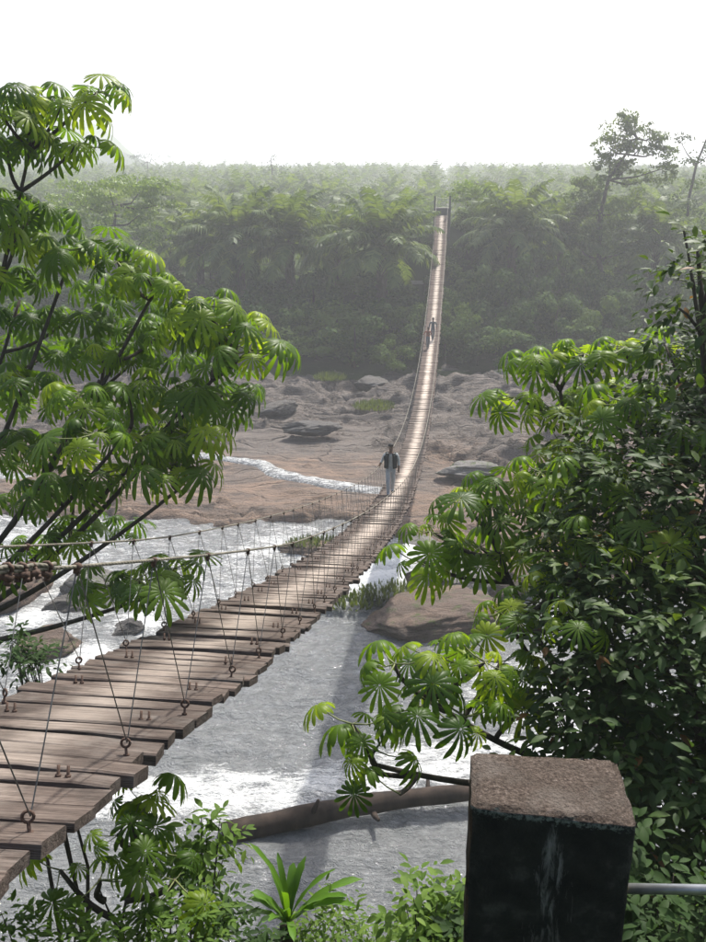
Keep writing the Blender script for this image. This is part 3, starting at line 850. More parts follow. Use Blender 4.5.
# ------------------------------------------------------------------ concrete pillar and pipe rail
def build_pillar():
    z = CAMZ - 1.81
    fl, fr, br, bl = on(471, 806, z), on(637, 826, z), on(616, 759, z), on(471, 752, z)
    c = (fl + fr + br + bl) / 4
    bm = bmesh.new()
    nx, ny = 26, 18
    H = 2.4
    def corner(u, v): return (fl.lerp(fr, u)).lerp(bl.lerp(br, u), v) - c
    # top and four sides as one skin, subdivided
    def patch(f, a, b):
        g = [[bm.verts.new(f(i / a, j / b)) for i in range(a + 1)] for j in range(b + 1)]
        for j in range(b):
            for i in range(a): bm.faces.new((g[j][i], g[j][i + 1], g[j + 1][i + 1], g[j + 1][i]))
    patch(lambda u, v: corner(u, v), nx, ny)
    dz = lambda v: -H * v * v
    dn = Vector((0, 0, 1))
    patch(lambda u, v: corner(u, 0) + dn * dz(v), nx, 40)
    patch(lambda u, v: corner(1 - u, 1) + dn * dz(v), nx, 40)
    patch(lambda u, v: corner(0, 1 - u) + dn * dz(v), ny, 40)
    patch(lambda u, v: corner(1, u) + dn * dz(v), ny, 40)
    bmesh.ops.remove_doubles(bm, verts=bm.verts, dist=0.0015)
    bmesh.ops.recalc_face_normals(bm, faces=bm.faces)
    bm.normal_update()
    co = np.array([v.co[:] for v in bm.verts])
    n = fbm(co[:, 0] * 22 + co[:, 2] * 9, co[:, 1] * 22 + co[:, 2] * 17, 4, 12) - 0.5
    n2 = fbm(co[:, 0] * 6 + co[:, 2] * 5, co[:, 1] * 6 + co[:, 2] * 3, 3, 15) - 0.5
    nrm = [v.normal.copy() for v in bm.verts]
    for v, a, b, q in zip(bm.verts, n, n2, nrm):
        edge = 1 - max(abs(q.x), abs(q.y), abs(q.z))
        v.co += q * (0.010 * a + 0.012 * b) - q * 0.055 * edge * (0.3 + 2.2 * max(0, a + 0.35))
    me = bpy.data.meshes.new('concrete_pillar'); bm.to_mesh(me); bm.free()
    me.materials.append(MAT['concrete'])
    me.polygons.foreach_set('use_smooth', [True] * len(me.polygons))
    o = link('concrete_pillar', me, None, c)
    tag(o, 'square mould blackened concrete pillar with a rough brown top', 'pillar')
    # pipe rail leaving the right side of the pillar
    a = (fr.lerp(br, 0.45)); a.z = at(640, 897, a.y * CP + 2.05 * SP).z
    t = empty('pipe_rail', a)
    d = (on(760, 897, a.z) - a); d = Vector((1, -0.02, 0))
    mb = MB(); mb.tube([-d * 0.06, d * 1.6], 0.0165, 16)
    link('pipe', mb.mesh('pipe', MAT['galv']), t)
    mb = MB(); mb.tube([d * -0.04, d * 0.025], 0.0195, 16)
    link('painted_collar', mb.mesh('painted_collar', MAT['yellow']), t)
    mb = MB(); mb.tube([d * 1.5 + Vector((0, 0, 0.1)), d * 1.5 + Vector((0, 0, -2.2))], 0.02, 12)
    link('support', mb.mesh('support', MAT['galv']), t)
    tag(t, 'grey metal pipe rail running right from the concrete pillar', 'rail')
build_pillar()

# ------------------------------------------------------------------ umbrella trees (palmate leaves)
def umbrella_leaf(seed):
    rr = random.Random(seed)
    mb = MB()
    n = rr.choice((12, 13, 14, 15))
    droop = rr.uniform(0.6, 1.45)
    for i in range(n):
        a = 2 * PI * (i + 0.5) / n + rr.uniform(-0.06, 0.06)
        L = (0.80 + 0.22 * math.cos(a)) * rr.uniform(0.93, 1.05)
        dr = droop * rr.uniform(0.8, 1.2)
        ca, sa = math.cos(a), math.sin(a)
        prof = ((0.05, 0.012), (0.28, 0.041), (0.55, 0.073), (0.80, 0.080), (0.94, 0.047), (1.0, 0.006))
        vs, fs = [], []
        for k, (t, w) in enumerate(prof):
            r = L * (t - 0.18 * dr * t ** 3); z = 0.10 * t - dr * 0.62 * L * t ** 2.1
            fold = 0.38 * w
            vs += [(ca * r - sa * w, sa * r + ca * w, z - fold), (ca * r, sa * r, z), (ca * r + sa * w, sa * r - ca * w, z - fold)]
            if k:
                b = 3 * k
                fs += [(b - 3, b - 2, b + 1, b), (b - 2, b - 1, b + 2, b + 1)]
        mb.add(vs, fs)
    mb.tube([(0, 0, 0.0), (-0.18, 0, -0.25), (-0.55, 0, -0.62), (-0.95, 0, -0.85)], [0.016, 0.018, 0.022, 0.03], 4, mi=1)
    return mb.mesh('leaf', [MAT['umbrella_leaf'], MAT['stalk']])
m_ = NT('leaf_stalk'); MAT['stalk'] = m_.set(color=(0.13, 0.15, 0.045), rough=0.6)
ULEAF = [umbrella_leaf(100 + i) for i in range(10)]
STALK = Vector((-0.95, 0, -0.85))

def bez(a, b, c, d, n):
    out = []
    for i in range(n + 1):
        t = i / n; s = 1 - t
        out.append(a * s ** 3 + b * 3 * s * s * t + c * 3 * s * t * t + d * t ** 3)
    return out

def rosette(tree, p, n, size, rr, lean=Vector((0, 0, 0)), tilt0=0.15):
    """Leaves on stalks radiating from a branch tip p (tree origin at world zero offset)."""
    a0 = rr.uniform(0, 6.28)
    for j in range(n):
        a = a0 + j * 2.39996 + rr.uniform(-0.3, 0.3)
        rad = math.sqrt((j + 0.4) / n)
        tilt = tilt0 + 0.75 * rad + rr.uniform(-0.15, 0.2)
        out = Vector((math.cos(a), math.sin(a), 0)) + lean
        out.z = 0; out.normalize()
        z = (Vector((0, 0, 1)) * math.cos(tilt) + out * math.sin(tilt)).normalized()
        x = (out - z * out.dot(z)).normalized()
        y = z.cross(x)
        s = size * rr.choice((rr.uniform(0.5, 0.8), rr.uniform(0.8, 1.25), rr.uniform(0.8, 1.25)))
        M3 = Matrix((x, y, z)).transposed()
        # stalk elevation: inner leaves stand up, outer ones spread
        c = p - (M3 @ STALK) * s * (1.0)
        tree.append((rr.randrange(10), Matrix.Translation(c) @ M3.to_4x4() @ Matrix.Diagonal((s, s, s, 1))))

def place_umbrella_leaves(t, leaves, base, limit=300):
    """The largest-showing leaves as parts of their own, the rest as one mass behind them."""
    camp = Vector((0, 0, CAMZ)) - base
    leaves.sort(key=lambda a: (a[1].translation - camp).length)
    for k, M in leaves[:limit]: link('leaf', ULEAF[k], t, M=M)
    if len(leaves) > limit:
        mb = MB()
        for k, M in leaves[limit:]:
            me = ULEAF[k]
            mb.add([M @ v.co for v in me.vertices], [tuple(p.vertices) for p in me.polygons if p.material_index == 0])
        tag(link('foliage', mb.mesh('foliage', MAT['umbrella_leaf']), t), kind='stuff')

def umbrella_tree(name, label, fork, base, limbs, tips, seed, size, group=None, fill=(), trunk_r=0.16):
    rr = random.Random(seed); LV = []
    t = empty(name, base)
    inv = -base
    mb = MB()
    mid = base.lerp(fork, 0.55) + Vector((rr.uniform(-.2, .2), rr.uniform(-.2, .2), 0))
    mb.tube([p + inv for p in bez(base, base.lerp(mid, .6), mid, fork, 10)], [trunk_r * (1 - 0.35 * i / 10) for i in range(11)], 9)
    link('trunk', mb.mesh('trunk', MAT['bark']), t)
    L = []
    for (q, sag) in limbs:
        d = q - fork
        pts = bez(fork, fork + d * 0.33 + Vector((0, 0, -sag)), fork + d * 0.7 + Vector((0, 0, -sag * 0.6)), q, 14)
        mb = MB(); mb.tube([p + inv for p in pts], [trunk_r * 0.26 * (1 - 0.62 * i / 14) for i in range(15)], 7)
        link('branch', mb.mesh('branch', MAT['bark']), t)
        L.append(pts)
    for (q, n) in tips:
        # join to the closest limb point that lies lower than and behind the tip
        best = min(((p - q).length + 2.2 * max(0, p.z - q.z + 0.2), k, i) for k, pts in enumerate(L) for i, p in enumerate(pts))
        p0 = L[best[1]][best[2]]
        if (q - p0).length > 0.15:
            d = q - p0
            pts = bez(p0, p0 + d * 0.4 + Vector((rr.uniform(-.08, .08), 0, -0.12 * d.length)), p0 + d * 0.75 + Vector((rr.uniform(-.08, .08), 0, -0.05 * d.length)), q, 7)
            mb = MB(); mb.tube([p + inv for p in pts], [0.022 * (1 - 0.45 * i / 7) for i in range(8)], 5)
            link('twig', mb.mesh('twig', MAT['bark']), t)
        rosette(LV, q + inv, n, size, rr)
    for q in fill: rosette(LV, q + inv, 6, size, rr)
    place_umbrella_leaves(t, LV, base)
    tag(t, label, 'tree', group)
    return t

def gp(x, y, dz=-0.15):
    return Vector((x, y, float(ground_h(np.array([x]), np.array([y]))[0]) + dz))

# left tree: rooted on the near bank left of the bridge
LF = at(-110, 650, 9.4)
lt_tips = [(2, 135, 8.4, 6), (42, 158, 8.8, 5), (0, 205, 8.8, 6), (22, 118, 8.6, 6), (62, 122, 8.6, 5), (98, 112, 8.6, 2), (8, 165, 8.8, 6), (75, 165, 8.7, 4), 
           (15, 245, 9.0, 7), (60, 255, 9.0, 7), (118, 268, 9.2, 7), (160, 285, 9.0, 7), (212, 308, 8.9, 7), (262, 356, 8.8, 5), (230, 345, 9.4, 6),
           (180, 335, 9.6, 7), (130, 330, 9.9, 6), (75, 320, 9.9, 7), (20, 320, 9.8, 7), (25, 385, 8.9, 7), (85, 400, 8.5, 7), (95, 440, 8.0, 5),
           (145, 395, 9.0, 7), (200, 395, 9.0, 7), (235, 400, 9.2, 5), (185, 455, 8.8, 6), (155, 440, 9.4, 6), (45, 450, 9.3, 6), (10, 440, 9.6, 6),
           (100, 355, 9.4, 6), (50, 360, 10.2, 6), (185, 480, 8.6, 4), (150, 585, 8.2, 7), (185, 575, 8.5, 4), (115, 590, 8.6, 5), (20, 505, 9.8, 4), (75, 490, 10.2, 4), (5, 285, 9.2, 6), (150, 365, 9.8, 6), (45, 490, 9.0, 5), (105, 478, 9.2, 5), (188, 470, 8.7, 4), (70, 535, 9.4, 4), (15, 560, 9.2, 4), (200, 440, 8.8, 4), (215, 330, 9.3, 5), (245, 330, 9.0, 3), (40, 215, 9.4, 5), (95, 250, 9.6, 5)]
lt_fill = [(10, 215, 10.6), (50, 225, 10.8), (95, 285, 10.8), (30, 280, 11), (5, 340, 11), (60, 345, 11.2), (115, 345, 11.2), (170, 360, 11), (40, 405, 11), (110, 410, 11), (160, 410, 10.8), (210, 360, 10.8),
           (245, 385, 10.4), (0, 400, 11), (70, 440, 11), (20, 460, 11.2), (130, 300, 10.8), (185, 315, 10.6), (5, 140, 9.6), (215, 420, 10.2), (90, 520, 11.5), (30, 540, 11.5), (125, 530, 11)]
lt_limbs = [(at(30, 150, 8.8), 0.5), (at(70, 260, 9.2), 0.5), (at(150, 300, 9.2), 0.6), (at(235, 350, 9.1), 0.8), (at(190, 400, 9.1), 0.5), (at(130, 430, 9.0), 0.35), (at(178, 490, 8.9), 0.35), (at(140, 600, 8.5), 0.2), (at(20, 300, 9.7), 0.3), (at(100, 380, 8.9), 0.5)]
umbrella_tree('umbrella_tree', 'tall umbrella tree with drooping palmate leaves filling the left side', LF, gp(LF.x - 0.8, LF.y + 0.6), lt_limbs,
              [(at(x - (12 if x > 140 else 0), y - 6 - (14 if y < 200 else 0), z), n + 4) for x, y, z, n in lt_tips], 21, 0.255, fill=[at(x, y, z) for x, y, z in lt_fill])

# right umbrella tree
RF = at(640, 760, 7.6)
rt_tips = [(540, 358, 8.3, 6), (585, 352, 8.2, 6), (625, 345, 8.0, 6), (665, 345, 8.0, 5), (515, 395, 8.4, 5), (550, 405, 8.2, 6), (600, 395, 8.6, 6), (560, 440, 8.2, 5), (640, 385, 8.4, 6),
           (500, 480, 7.9, 5), (470, 500, 7.8, 6), (430, 530, 7.7, 5), (520, 510, 7.8, 6), (560, 500, 7.9, 6), (590, 470, 8.2, 5), (420, 560, 7.7, 3), (480, 545, 8.0, 5), (545, 545, 7.8, 6), (575, 560, 7.6, 5),
           (500, 610, 6.9, 6), (535, 600, 7.0, 6), (440, 655, 6.2, 5), (395, 662, 6.1, 4), (485, 660, 6.1, 5), (500, 660, 6.5, 4), (430, 700, 6.0, 4), (352, 722, 6.0, 3), (375, 748, 5.9, 3), (465, 715, 6.1, 3), (400, 792, 5.7, 0), (515, 700, 6.6, 3), (358, 765, 6.0, 1), (525, 670, 6.8, 5), (600, 470, 6.9, 5), (650, 520, 6.4, 4), (580, 620, 6.1, 5), (625, 400, 7.2, 5), (560, 580, 6.6, 5), (675, 430, 6.9, 4), (540, 470, 7.4, 5), (610, 540, 6.5, 4)]
rt_limbs = [(at(560, 390, 8.3), 0.5), (at(640, 370, 8.1), 0.3), (at(480, 510, 7.8), 0.6), (at(550, 530, 7.8), 0.4), (at(510, 625, 7.0), 0.35), (at(430, 700, 6.2), 0.4), (at(375, 765, 6.0), 0.35)]
umbrella_tree('umbrella_tree', 'umbrella tree with palmate leaves reaching over the river behind the pillar', RF, gp(RF.x + 0.5, RF.y + 0.5), rt_limbs,
              [(at(x, y + 2, z), n + (3 if y < 580 else 1)) for x, y, z, n in rt_tips], 33, 0.225)

# sapling under the deck, lower left
SF = at(120, 930, 5.2)
sp_tips = [(140, 800, 5.2, 6), (118, 835, 5.0, 5), (158, 850, 5.3, 5), (100, 880, 4.9, 4), (175, 880, 5.1, 4), (60, 870, 5.2, 3)]
umbrella_tree('umbrella_tree_sapling', 'young umbrella tree with dark palmate leaves just below the near planks', SF, gp(SF.x, SF.y + 0.2), [(at(140, 815, 5.2), 0.05), (at(100, 890, 5.0), 0.05)],
              [(at(x, y, z), n) for x, y, z, n in sp_tips], 40, 0.165, trunk_r=0.035)

# ------------------------------------------------------------------ small-leaved plants
def leaf_shape(L, W, fold=0.25, curl=0.25):
    """A pointed oval leaf: two rows of quads folded along the midrib."""
    st = ((0.0, 0.02), (0.25, 0.8), (0.55, 1.0), (0.82, 0.55), (1.0, 0.0))
    vs, fs = [], []
    for k, (t, w) in enumerate(st):
        z = -curl * L * t * t
        w_ = w * W / 2
        vs += [(-w_, t * L, z + fold * w_), (0, t * L, z), (w_, t * L, z + fold * w_)]
        if k:
            b = 3 * k
            fs += [(b - 3, b - 2, b + 1, b), (b - 2, b - 1, b + 2, b + 1)]
    return np.array(vs), np.array(fs)

def scatter_leaves(name, Ms, L, W, mat, parent=None, fold=0.25, curl=0.25):
    """One mesh of many leaves: Ms is a list of 4x4 matrices."""
    vs, fs = leaf_shape(L, W, fold, curl)
    A = np.array([[list(r) for r in M] for M in Ms])
    V = np.einsum('nij,kj->nki', A[:, :3, :3], vs) + A[:, None, :3, 3]
    n, k = V.shape[:2]
    Fq = (fs[None] + (np.arange(n) * k)[:, None, None]).reshape(-1, 4)
    return np_mesh(name, V.reshape(-1, 3), Fq, mat)

def leaf_M(p, d, up, s, rr):
    """Leaf at p pointing along d with its face towards up."""
    y = d.normalized()
    x = y.cross(up)
    if x.length < 1e-3: x = y.orthogonal()
    x.normalize(); z = x.cross(y)
    return Matrix.Translation(p) @ Matrix((x, y, z)).transposed().to_4x4() @ Matrix.Diagonal((s, s, s, 1))

def twig_leaves(p0, p1, n, rr, droop=0.3, spread=0.9, s=(0.5, 1.3)):
    out = []
    d = (p1 - p0)
    dn = d.normalized()
    side = dn.cross(Vector((0, 0, 1)))
    if side.length < 0.05: side = Vector((1, 0, 0))
    side.normalize()
    for k in range(n):
        t = (k + 0.6) / n
        q = p0.lerp(p1, t) + Vector((0, 0, -0.05 * t * t))
        sg = 1 if k % 2 else -1
        dr = (side * sg * spread + dn * rr.uniform(0.3, 0.9) + Vector((0, 0, rr.uniform(-droop, 0.15))))
        if k == n - 1: dr = dn + Vector((0, 0, -droop * 0.5))
        up = Vector((rr.uniform(-.45, .45), rr.uniform(-.45, .45), 1)).normalized()
        out.append(leaf_M(q, dr, up, rr.uniform(*s), rr))
    return out

def bush_points(lobes, n, rr):
    """Twigs whose tips lie in the outer part of a set of lobes (centre, radii)."""
    tw = []
    wts = [r[0] * r[1] * r[2] for _, r in lobes]
    for _ in range(n):
        c, r = rr.choices(lobes, wts)[0]
        while True:
            v = Vector((rr.gauss(0, 1), rr.gauss(0, 1), rr.gauss(0, 1))).normalized()
            if v.z > -0.7: break
        k = rr.uniform(0.45, 1.0) ** 0.6
        q = c + Vector((v.x * r[0], v.y * r[1], v.z * r[2])) * k
        tw.append((q, v))
    return tw

def leafy_tree(name, label, cat, base, lobes, ntw, per, L, W, mat, seed, singles=300, twl=(0.25, 0.5), trunk_r=0.12, droop=0.35, stems=1, group=None):
    rr = random.Random(seed)
    t = empty(name, base)
    inv = -base
    top = sum((c for c, r in lobes), Vector()) / len(lobes)
    mb = MB()
    forks = []
    for s in range(stems):
        f = base.lerp(top, 0.55) + Vector((rr.uniform(-.3, .3), rr.uniform(-.3, .3), 0)) * (1 if stems > 1 else 0.4)
        mb.tube([p + inv for p in bez(base, base.lerp(f, .3) + Vector((0, 0, .1)), base.lerp(f, .7), f, 8)], [trunk_r * (1 - 0.5 * i / 8) for i in range(9)], 7)
        forks.append(f)
    link('trunk', mb.mesh('trunk', MAT['bark']), t)
    for c, r in lobes:
        f = min(forks, key=lambda q: (q - c).length)
        mb = MB()
        pts = bez(f, f.lerp(c, .35) + Vector((0, 0, -.1)), f.lerp(c, .7), c, 8)
        mb.tube([p + inv for p in pts], [trunk_r * 0.45 * (1 - 0.7 * i / 8) for i in range(9)], 6)
        for k in range(3):
            v = Vector((rr.gauss(0, 1), rr.gauss(0, 1), rr.gauss(0.3, 1))).normalized()
            e = c + Vector((v.x * r[0], v.y * r[1], v.z * r[2])) * 0.8
            p0 = pts[5 + k % 3]
            mb.tube([p + inv for p in bez(p0, p0.lerp(e, .3), p0.lerp(e, .7) + Vector((0, 0, .08)), e, 5)], [trunk_r * 0.16 * (1 - .6 * i / 5) for i in range(6)], 5)
        link('branch', mb.mesh('branch', MAT['bark']), t)
    Ms = []
    for q, v in bush_points(lobes, ntw, rr):
        d = (v + Vector((rr.gauss(0, .4), rr.gauss(0, .4), rr.gauss(-.1, .35)))).normalized()
        l = rr.uniform(*twl)
        Ms += [Matrix.Translation(inv) @ M for M in twig_leaves(q - d * l * 0.5, q + d * l * 0.5, rr.randint(*per), rr, droop)]
    if singles:
        camp = Vector((0, 0, CAMZ)) - base
        Ms.sort(key=lambda M: (M.translation - camp).length)
        vs, fs = leaf_shape(L, W)
        one = np_mesh('leaf', vs, fs, mat)
        for M in Ms[:singles]: link('leaf', one, t, M=M)
        Ms = Ms[singles:]
    if Ms:
        o = link('foliage', scatter_leaves('foliage', Ms, L, W, mat), t)
        tag(o, kind='stuff')
    tag(t, label, cat, group)
    return t

def V3(px, py, Z): return at(px, py, Z)
rb = gp(3.9, 6.4)
leafy_tree('broadleaf_tree', 'dense glossy broadleaf tree filling the right side behind the pillar', 'tree', rb,
           [(V3(698, 250, 7.0), (0.26, .4, .3)), (V3(716, 300, 7.0), (0.5, .6, .5)), (V3(700, 375, 7.6), (0.5, .7, .4)), (V3(660, 430, 7.9), (0.7, .8, .5)),
            (V3(620, 480, 7.3), (0.65, .8, .5)), (V3(690, 500, 6.8), (0.8, .9, .75)), (V3(610, 560, 6.9), (0.62, .8, .55)), (V3(660, 620, 6.4), (0.75, .9, .7)),
            (V3(585, 650, 6.6), (0.45, .7, .5)), (V3(600, 720, 6.2), (0.5, .7, .45)), (V3(690, 720, 6.0), (0.75, .9, .7)), (V3(690, 830, 6.4), (0.8, .9, .7)), (V3(600, 820, 6.2), (0.7, .7, .5)), (V3(720, 930, 5.8), (0.9, .8, .5)),
            (V3(790, 420, 7.4), (0.9, 1.0, .8)), (V3(800, 600, 7.0), (1.0, 1.0, .9)), (V3(790, 780, 6.6), (0.9, 1.0, .8))],
           3000, (6, 10), 0.105, 0.046, MAT['broad_leaf'], 7, 300, twl=(0.3, 0.6), trunk_r=0.13)

def shrub(label, px, py, Z, size, ntw, per, L, W, mat, seed, twl=(0.15, 0.3), name='shrub', cat='shrub', nl=4, singles=0):
    rr = random.Random(seed)
    c = at(px, py, Z)
    lob = []
    for k in range(nl):
        lob.append((c + Vector((rr.uniform(-1, 1) * size[0] * .6, rr.uniform(-1, 1) * size[1] * .6, rr.uniform(-.6, .6) * size[2])), (size[0] * rr.uniform(.5, .75), size[1] * rr.uniform(.5, .75), size[2] * rr.uniform(.5, .75))))
    b = gp(c.x + rr.uniform(-.1, .1), c.y + 0.15)
    return leafy_tree(name, label, cat, b, lob, ntw, per, L, W, MAT[mat], seed, singles, twl=twl, trunk_r=0.03, stems=3)
shrub('bright green small leaved shrub between the near planks and the fern', 206, 856, 5.6, (.17, .17, .26), 46, (5, 7), 0.085, 0.034, 'shrub_leaf', 51, singles=120)
shrub('pale leafy shrub in the bottom left corner under the planks', 35, 945, 4.6, (.42, .4, .22), 170, (6, 8), 0.055, 0.022, 'shrub_leaf', 52)
shrub('low green shrub at the bottom edge below the dark sapling', 150, 955, 4.8, (.5, .4, .2), 190, (6, 8), 0.055, 0.024, 'shrub_leaf', 53)
shrub('low dark shrub at the bottom edge left of the strap leaved fern', 225, 945, 4.9, (.35, .4, .22), 130, (6, 8), 0.06, 0.024, 'dark_shrub_leaf', 54)
shrub('feathery shrub at the bottom edge right of the strap leaved fern', 352, 945, 5.2, (.34, .4, .24), 150, (6, 9), 0.06, 0.016, 'shrub_leaf', 55)
shrub('small leaved shrub leaning against the left side of the pillar', 440, 918, 4.6, (.22, .3, .36), 130, (6, 8), 0.062, 0.03, 'shrub_leaf', 56)
shrub('dark shrub behind the pillar above the pipe rail', 560, 905, 4.4, (.5, .4, .4), 190, (6, 8), 0.075, 0.034, 'dark_shrub_leaf', 57)
shrub('dark leafy shrub below the pipe rail in the bottom right corner', 690, 925, 4.2, (.5, .4, .3), 150, (6, 8), 0.075, 0.034, 'dark_shrub_leaf', 58)
shrub('small dark shrub beside the left end of the near planks', 22, 655, 6.6, (.2, .2, .16), 60, (6, 8), 0.06, 0.026, 'dark_shrub_leaf', 59)

def strap_fern():
    c = at(288, 925, 5.3)
    b = gp(c.x, c.y, -0.05)
    rr = random.Random(9)
    t = empty('strap_fern', b)
    mb = MB(); mb.tube([(0, 0, 0), (0, 0, (c - b).z)], [0.06, 0.05], 7)
    link('stem', mb.mesh('stem', MAT['bark']), t)
    h = c - b
    for k in range(21):
        a = k * 2.4 + rr.uniform(-.5, .5)
        L = rr.uniform(0.28, 0.60); el = rr.uniform(0.8, 1.55)
        W = rr.uniform(0.011, 0.019)
        d = Vector((math.cos(a), math.sin(a) * 0.8, 0)); s = Vector((-d.y, d.x, 0)).normalized()
        vs, fs = [], []
        p = Vector(h); e = el
        st = 9
        for i in range(st + 1):
            tt = i / st
            w = W * (0.35 + 1.2 * math.sin(min(1, tt * 1.08) * PI * 0.72)) if i < st else 0.003
            wav = 0.006 * math.sin(i * 2.1 + k)
            vs += [p - s * w + Vector((0, 0, w * .45 + wav)), p.copy(), p + s * w + Vector((0, 0, w * .45 - wav))]
            p = p + (d * math.cos(e) + Vector((0, 0, math.sin(e)))) * (L / st)
            e -= 0.08 + 0.05 * tt
            if i:
                q = 3 * i
                fs += [(q - 3, q - 2, q + 1, q), (q - 2, q - 1, q + 2, q + 1)]
        m2 = MB(); m2.add(vs, fs)
        link('frond', m2.mesh('frond', MAT['fern']), t)
    tag(t, 'bright green strap leaved fern at the bottom edge in front of the water', 'fern')
strap_fern()

# low ground cover over the near bank
def ground_cover():
    rr = random.Random(77)
    Ms = []
    for _ in range(2600):
        x = rr.uniform(-6, 7); y = rr.uniform(1.2, 15)
        if y > 11 and abs(x) < 2: continue
        p = gp(x, y, 0.02)
        if p.z < 0.1: continue
        for k in range(4):
            a = rr.uniform(0, 6.28)
            d = Vector((math.cos(a), math.sin(a), rr.uniform(.2, 1.2)))
            Ms.append(leaf_M(p + Vector((rr.uniform(-.12, .12), rr.uniform(-.12, .12), rr.uniform(0, .3))), d, Vector((rr.uniform(-.5, .5), rr.uniform(-.5, .5), 1)), rr.uniform(.7, 1.5), rr))
    o = link('ground_cover', scatter_leaves('ground_cover', Ms, 0.16, 0.06, MAT['shrub_leaf']))
    tag(o, 'low green ground cover on the near bank slope', 'ground cover', kind='stuff')
ground_cover()

def tuft(label, px, py, z, size, n, seed, L=0.7):
    rr = random.Random(seed)
    p = on(px, py, z)
    Ms = []
    for _ in range(n):
        a = rr.uniform(0, 6.28); r = math.sqrt(rr.random())
        q = Vector((math.cos(a) * r * size[0], math.sin(a) * r * size[1], (1 - r * r) * size[2] * 0.6 * rr.random()))
        d = Vector((math.cos(a) * r + rr.gauss(0, .4), math.sin(a) * r + rr.gauss(0, .4), rr.uniform(.5, 1.6)))
        Ms.append(leaf_M(q, d, Vector((d.x, d.y, -.3)), rr.uniform(.5, 1.1), rr))
    me = scatter_leaves('grass_tuft', Ms, L, L * 0.2, MAT['grass'])
    tag(link('grass_tuft', me, None, p), label, 'grass tuft')
tuft('mossy grass mat on the rocks below the white cascade', 352, 604, 0.15, (1.4, .7, .4), 420, 1, .45)
tuft('grass patch on the brown rock right of the white cascade', 392, 594, 0.4, (1.3, .6, .5), 360, 2, .45)
tuft('grass tuft on the islet in the white water left of the deck', 318, 545, 0.3, (1.5, .5, .35), 300, 3, .4)
tuft('green grass tuft on the rock shelf left of the walking person', 374, 408, 1.0, (1.5, 1.2, .5), 600, 4, .45)
tuft('grass tuft on the rock shelf close to the far bank', 330, 379, 1.2, (1.3, 1.2, .5), 600, 5, .45)
tuft('pale grass tuft between the boulders right of the deck', 448, 560, 0.5, (1.3, .6, .4), 240, 6, .45)

# ------------------------------------------------------------------ far bank trees and palms
def crown_mesh(name, seed, rx, ry, rz, nleaf, L, W, mat, lobes=9, holes=0.0, flat=0.0):
    """A crown built of leaf faces gathered in uneven clumps."""
    rr = random.Random(seed)
    Ms = []
    cl = []
    for k in range(lobes):
        v = Vector((rr.gauss(0, 1), rr.gauss(0, 1), rr.gauss(0.15, 0.8 - flat * 0.6))).normalized()
        kk = rr.uniform(0.4, 0.95)
        cl.append((Vector((v.x * rx * kk, v.y * ry * kk, v.z * rz * kk)), rr.uniform(0.2, 0.42)))
    for k in range(nleaf):
        c, s = cl[rr.randrange(lobes)]
        v = Vector((rr.gauss(0, 1), rr.gauss(0, 1), rr.gauss(0.25, 1))).normalized()
        r = s * rr.uniform(0.6, 1.05)
        p = c + Vector((v.x * rx * r, v.y * ry * r, v.z * rz * r * (0.8 - 0.35 * flat)))
        t_ = v.cross(Vector((rr.gauss(0, 1), rr.gauss(0, 1), rr.gauss(0, 1)))); d = (t_ + v * rr.gauss(.2, .3) + Vector((0, 0, -.3)))
        Ms.append(leaf_M(p, d, (v + Vector((rr.gauss(0, .3), rr.gauss(0, .3), .3))).normalized(), rr.uniform(.6, 1.3), rr))
    return scatter_leaves(name, Ms, L, W, mat)

CROWNS = [crown_mesh('crown', 200 + i, 1, 1, 1, 2600, 0.115, 0.075, MAT['far_leaf'], lobes=[17, 13, 20, 15, 18, 12][i]) for i in range(6)]
def stick(name, p0, p1, r0, r1, parent, mat, bend=0.0):
    mb = MB(); m = (p0 + p1) / 2 + Vector((bend, 0, 0))
    mb.tube([p0, p0.lerp(m, .5) * .5 + m.lerp(p0, .5) * .5, m, p1], [r0, r0 * .9, (r0 + r1) / 2, r1], 6)
    return link(name, mb.mesh(name, mat), parent)
TRUNK = None
def far_tree(x, y, rx, h, rr, label, group=None, name='bank_tree', k=None):
    global TRUNK
    if TRUNK is None:
        mb = MB(); mb.tube([(0, 0, -0.1), (0.03, 0, .4), (-.02, .02, .75), (0, 0, 1)], [.03, .024, .018, .008], 6)
        TRUNK = mb.mesh('trunk', MAT['bark'])
    b = gp(x, y, -0.2)
    t = empty(name, b, rr.uniform(0, 6.28))
    o = link('trunk', TRUNK, t); o.scale = (h * 1.0, h * 1.0, h * .75)
    o = link('crown', CROWNS[rr.randrange(6) if k is None else k], t, (0, 0, h * 0.56)); o.scale = (rx, rx, h * 0.52)
    tag(t, label, 'tree', group)
    return t

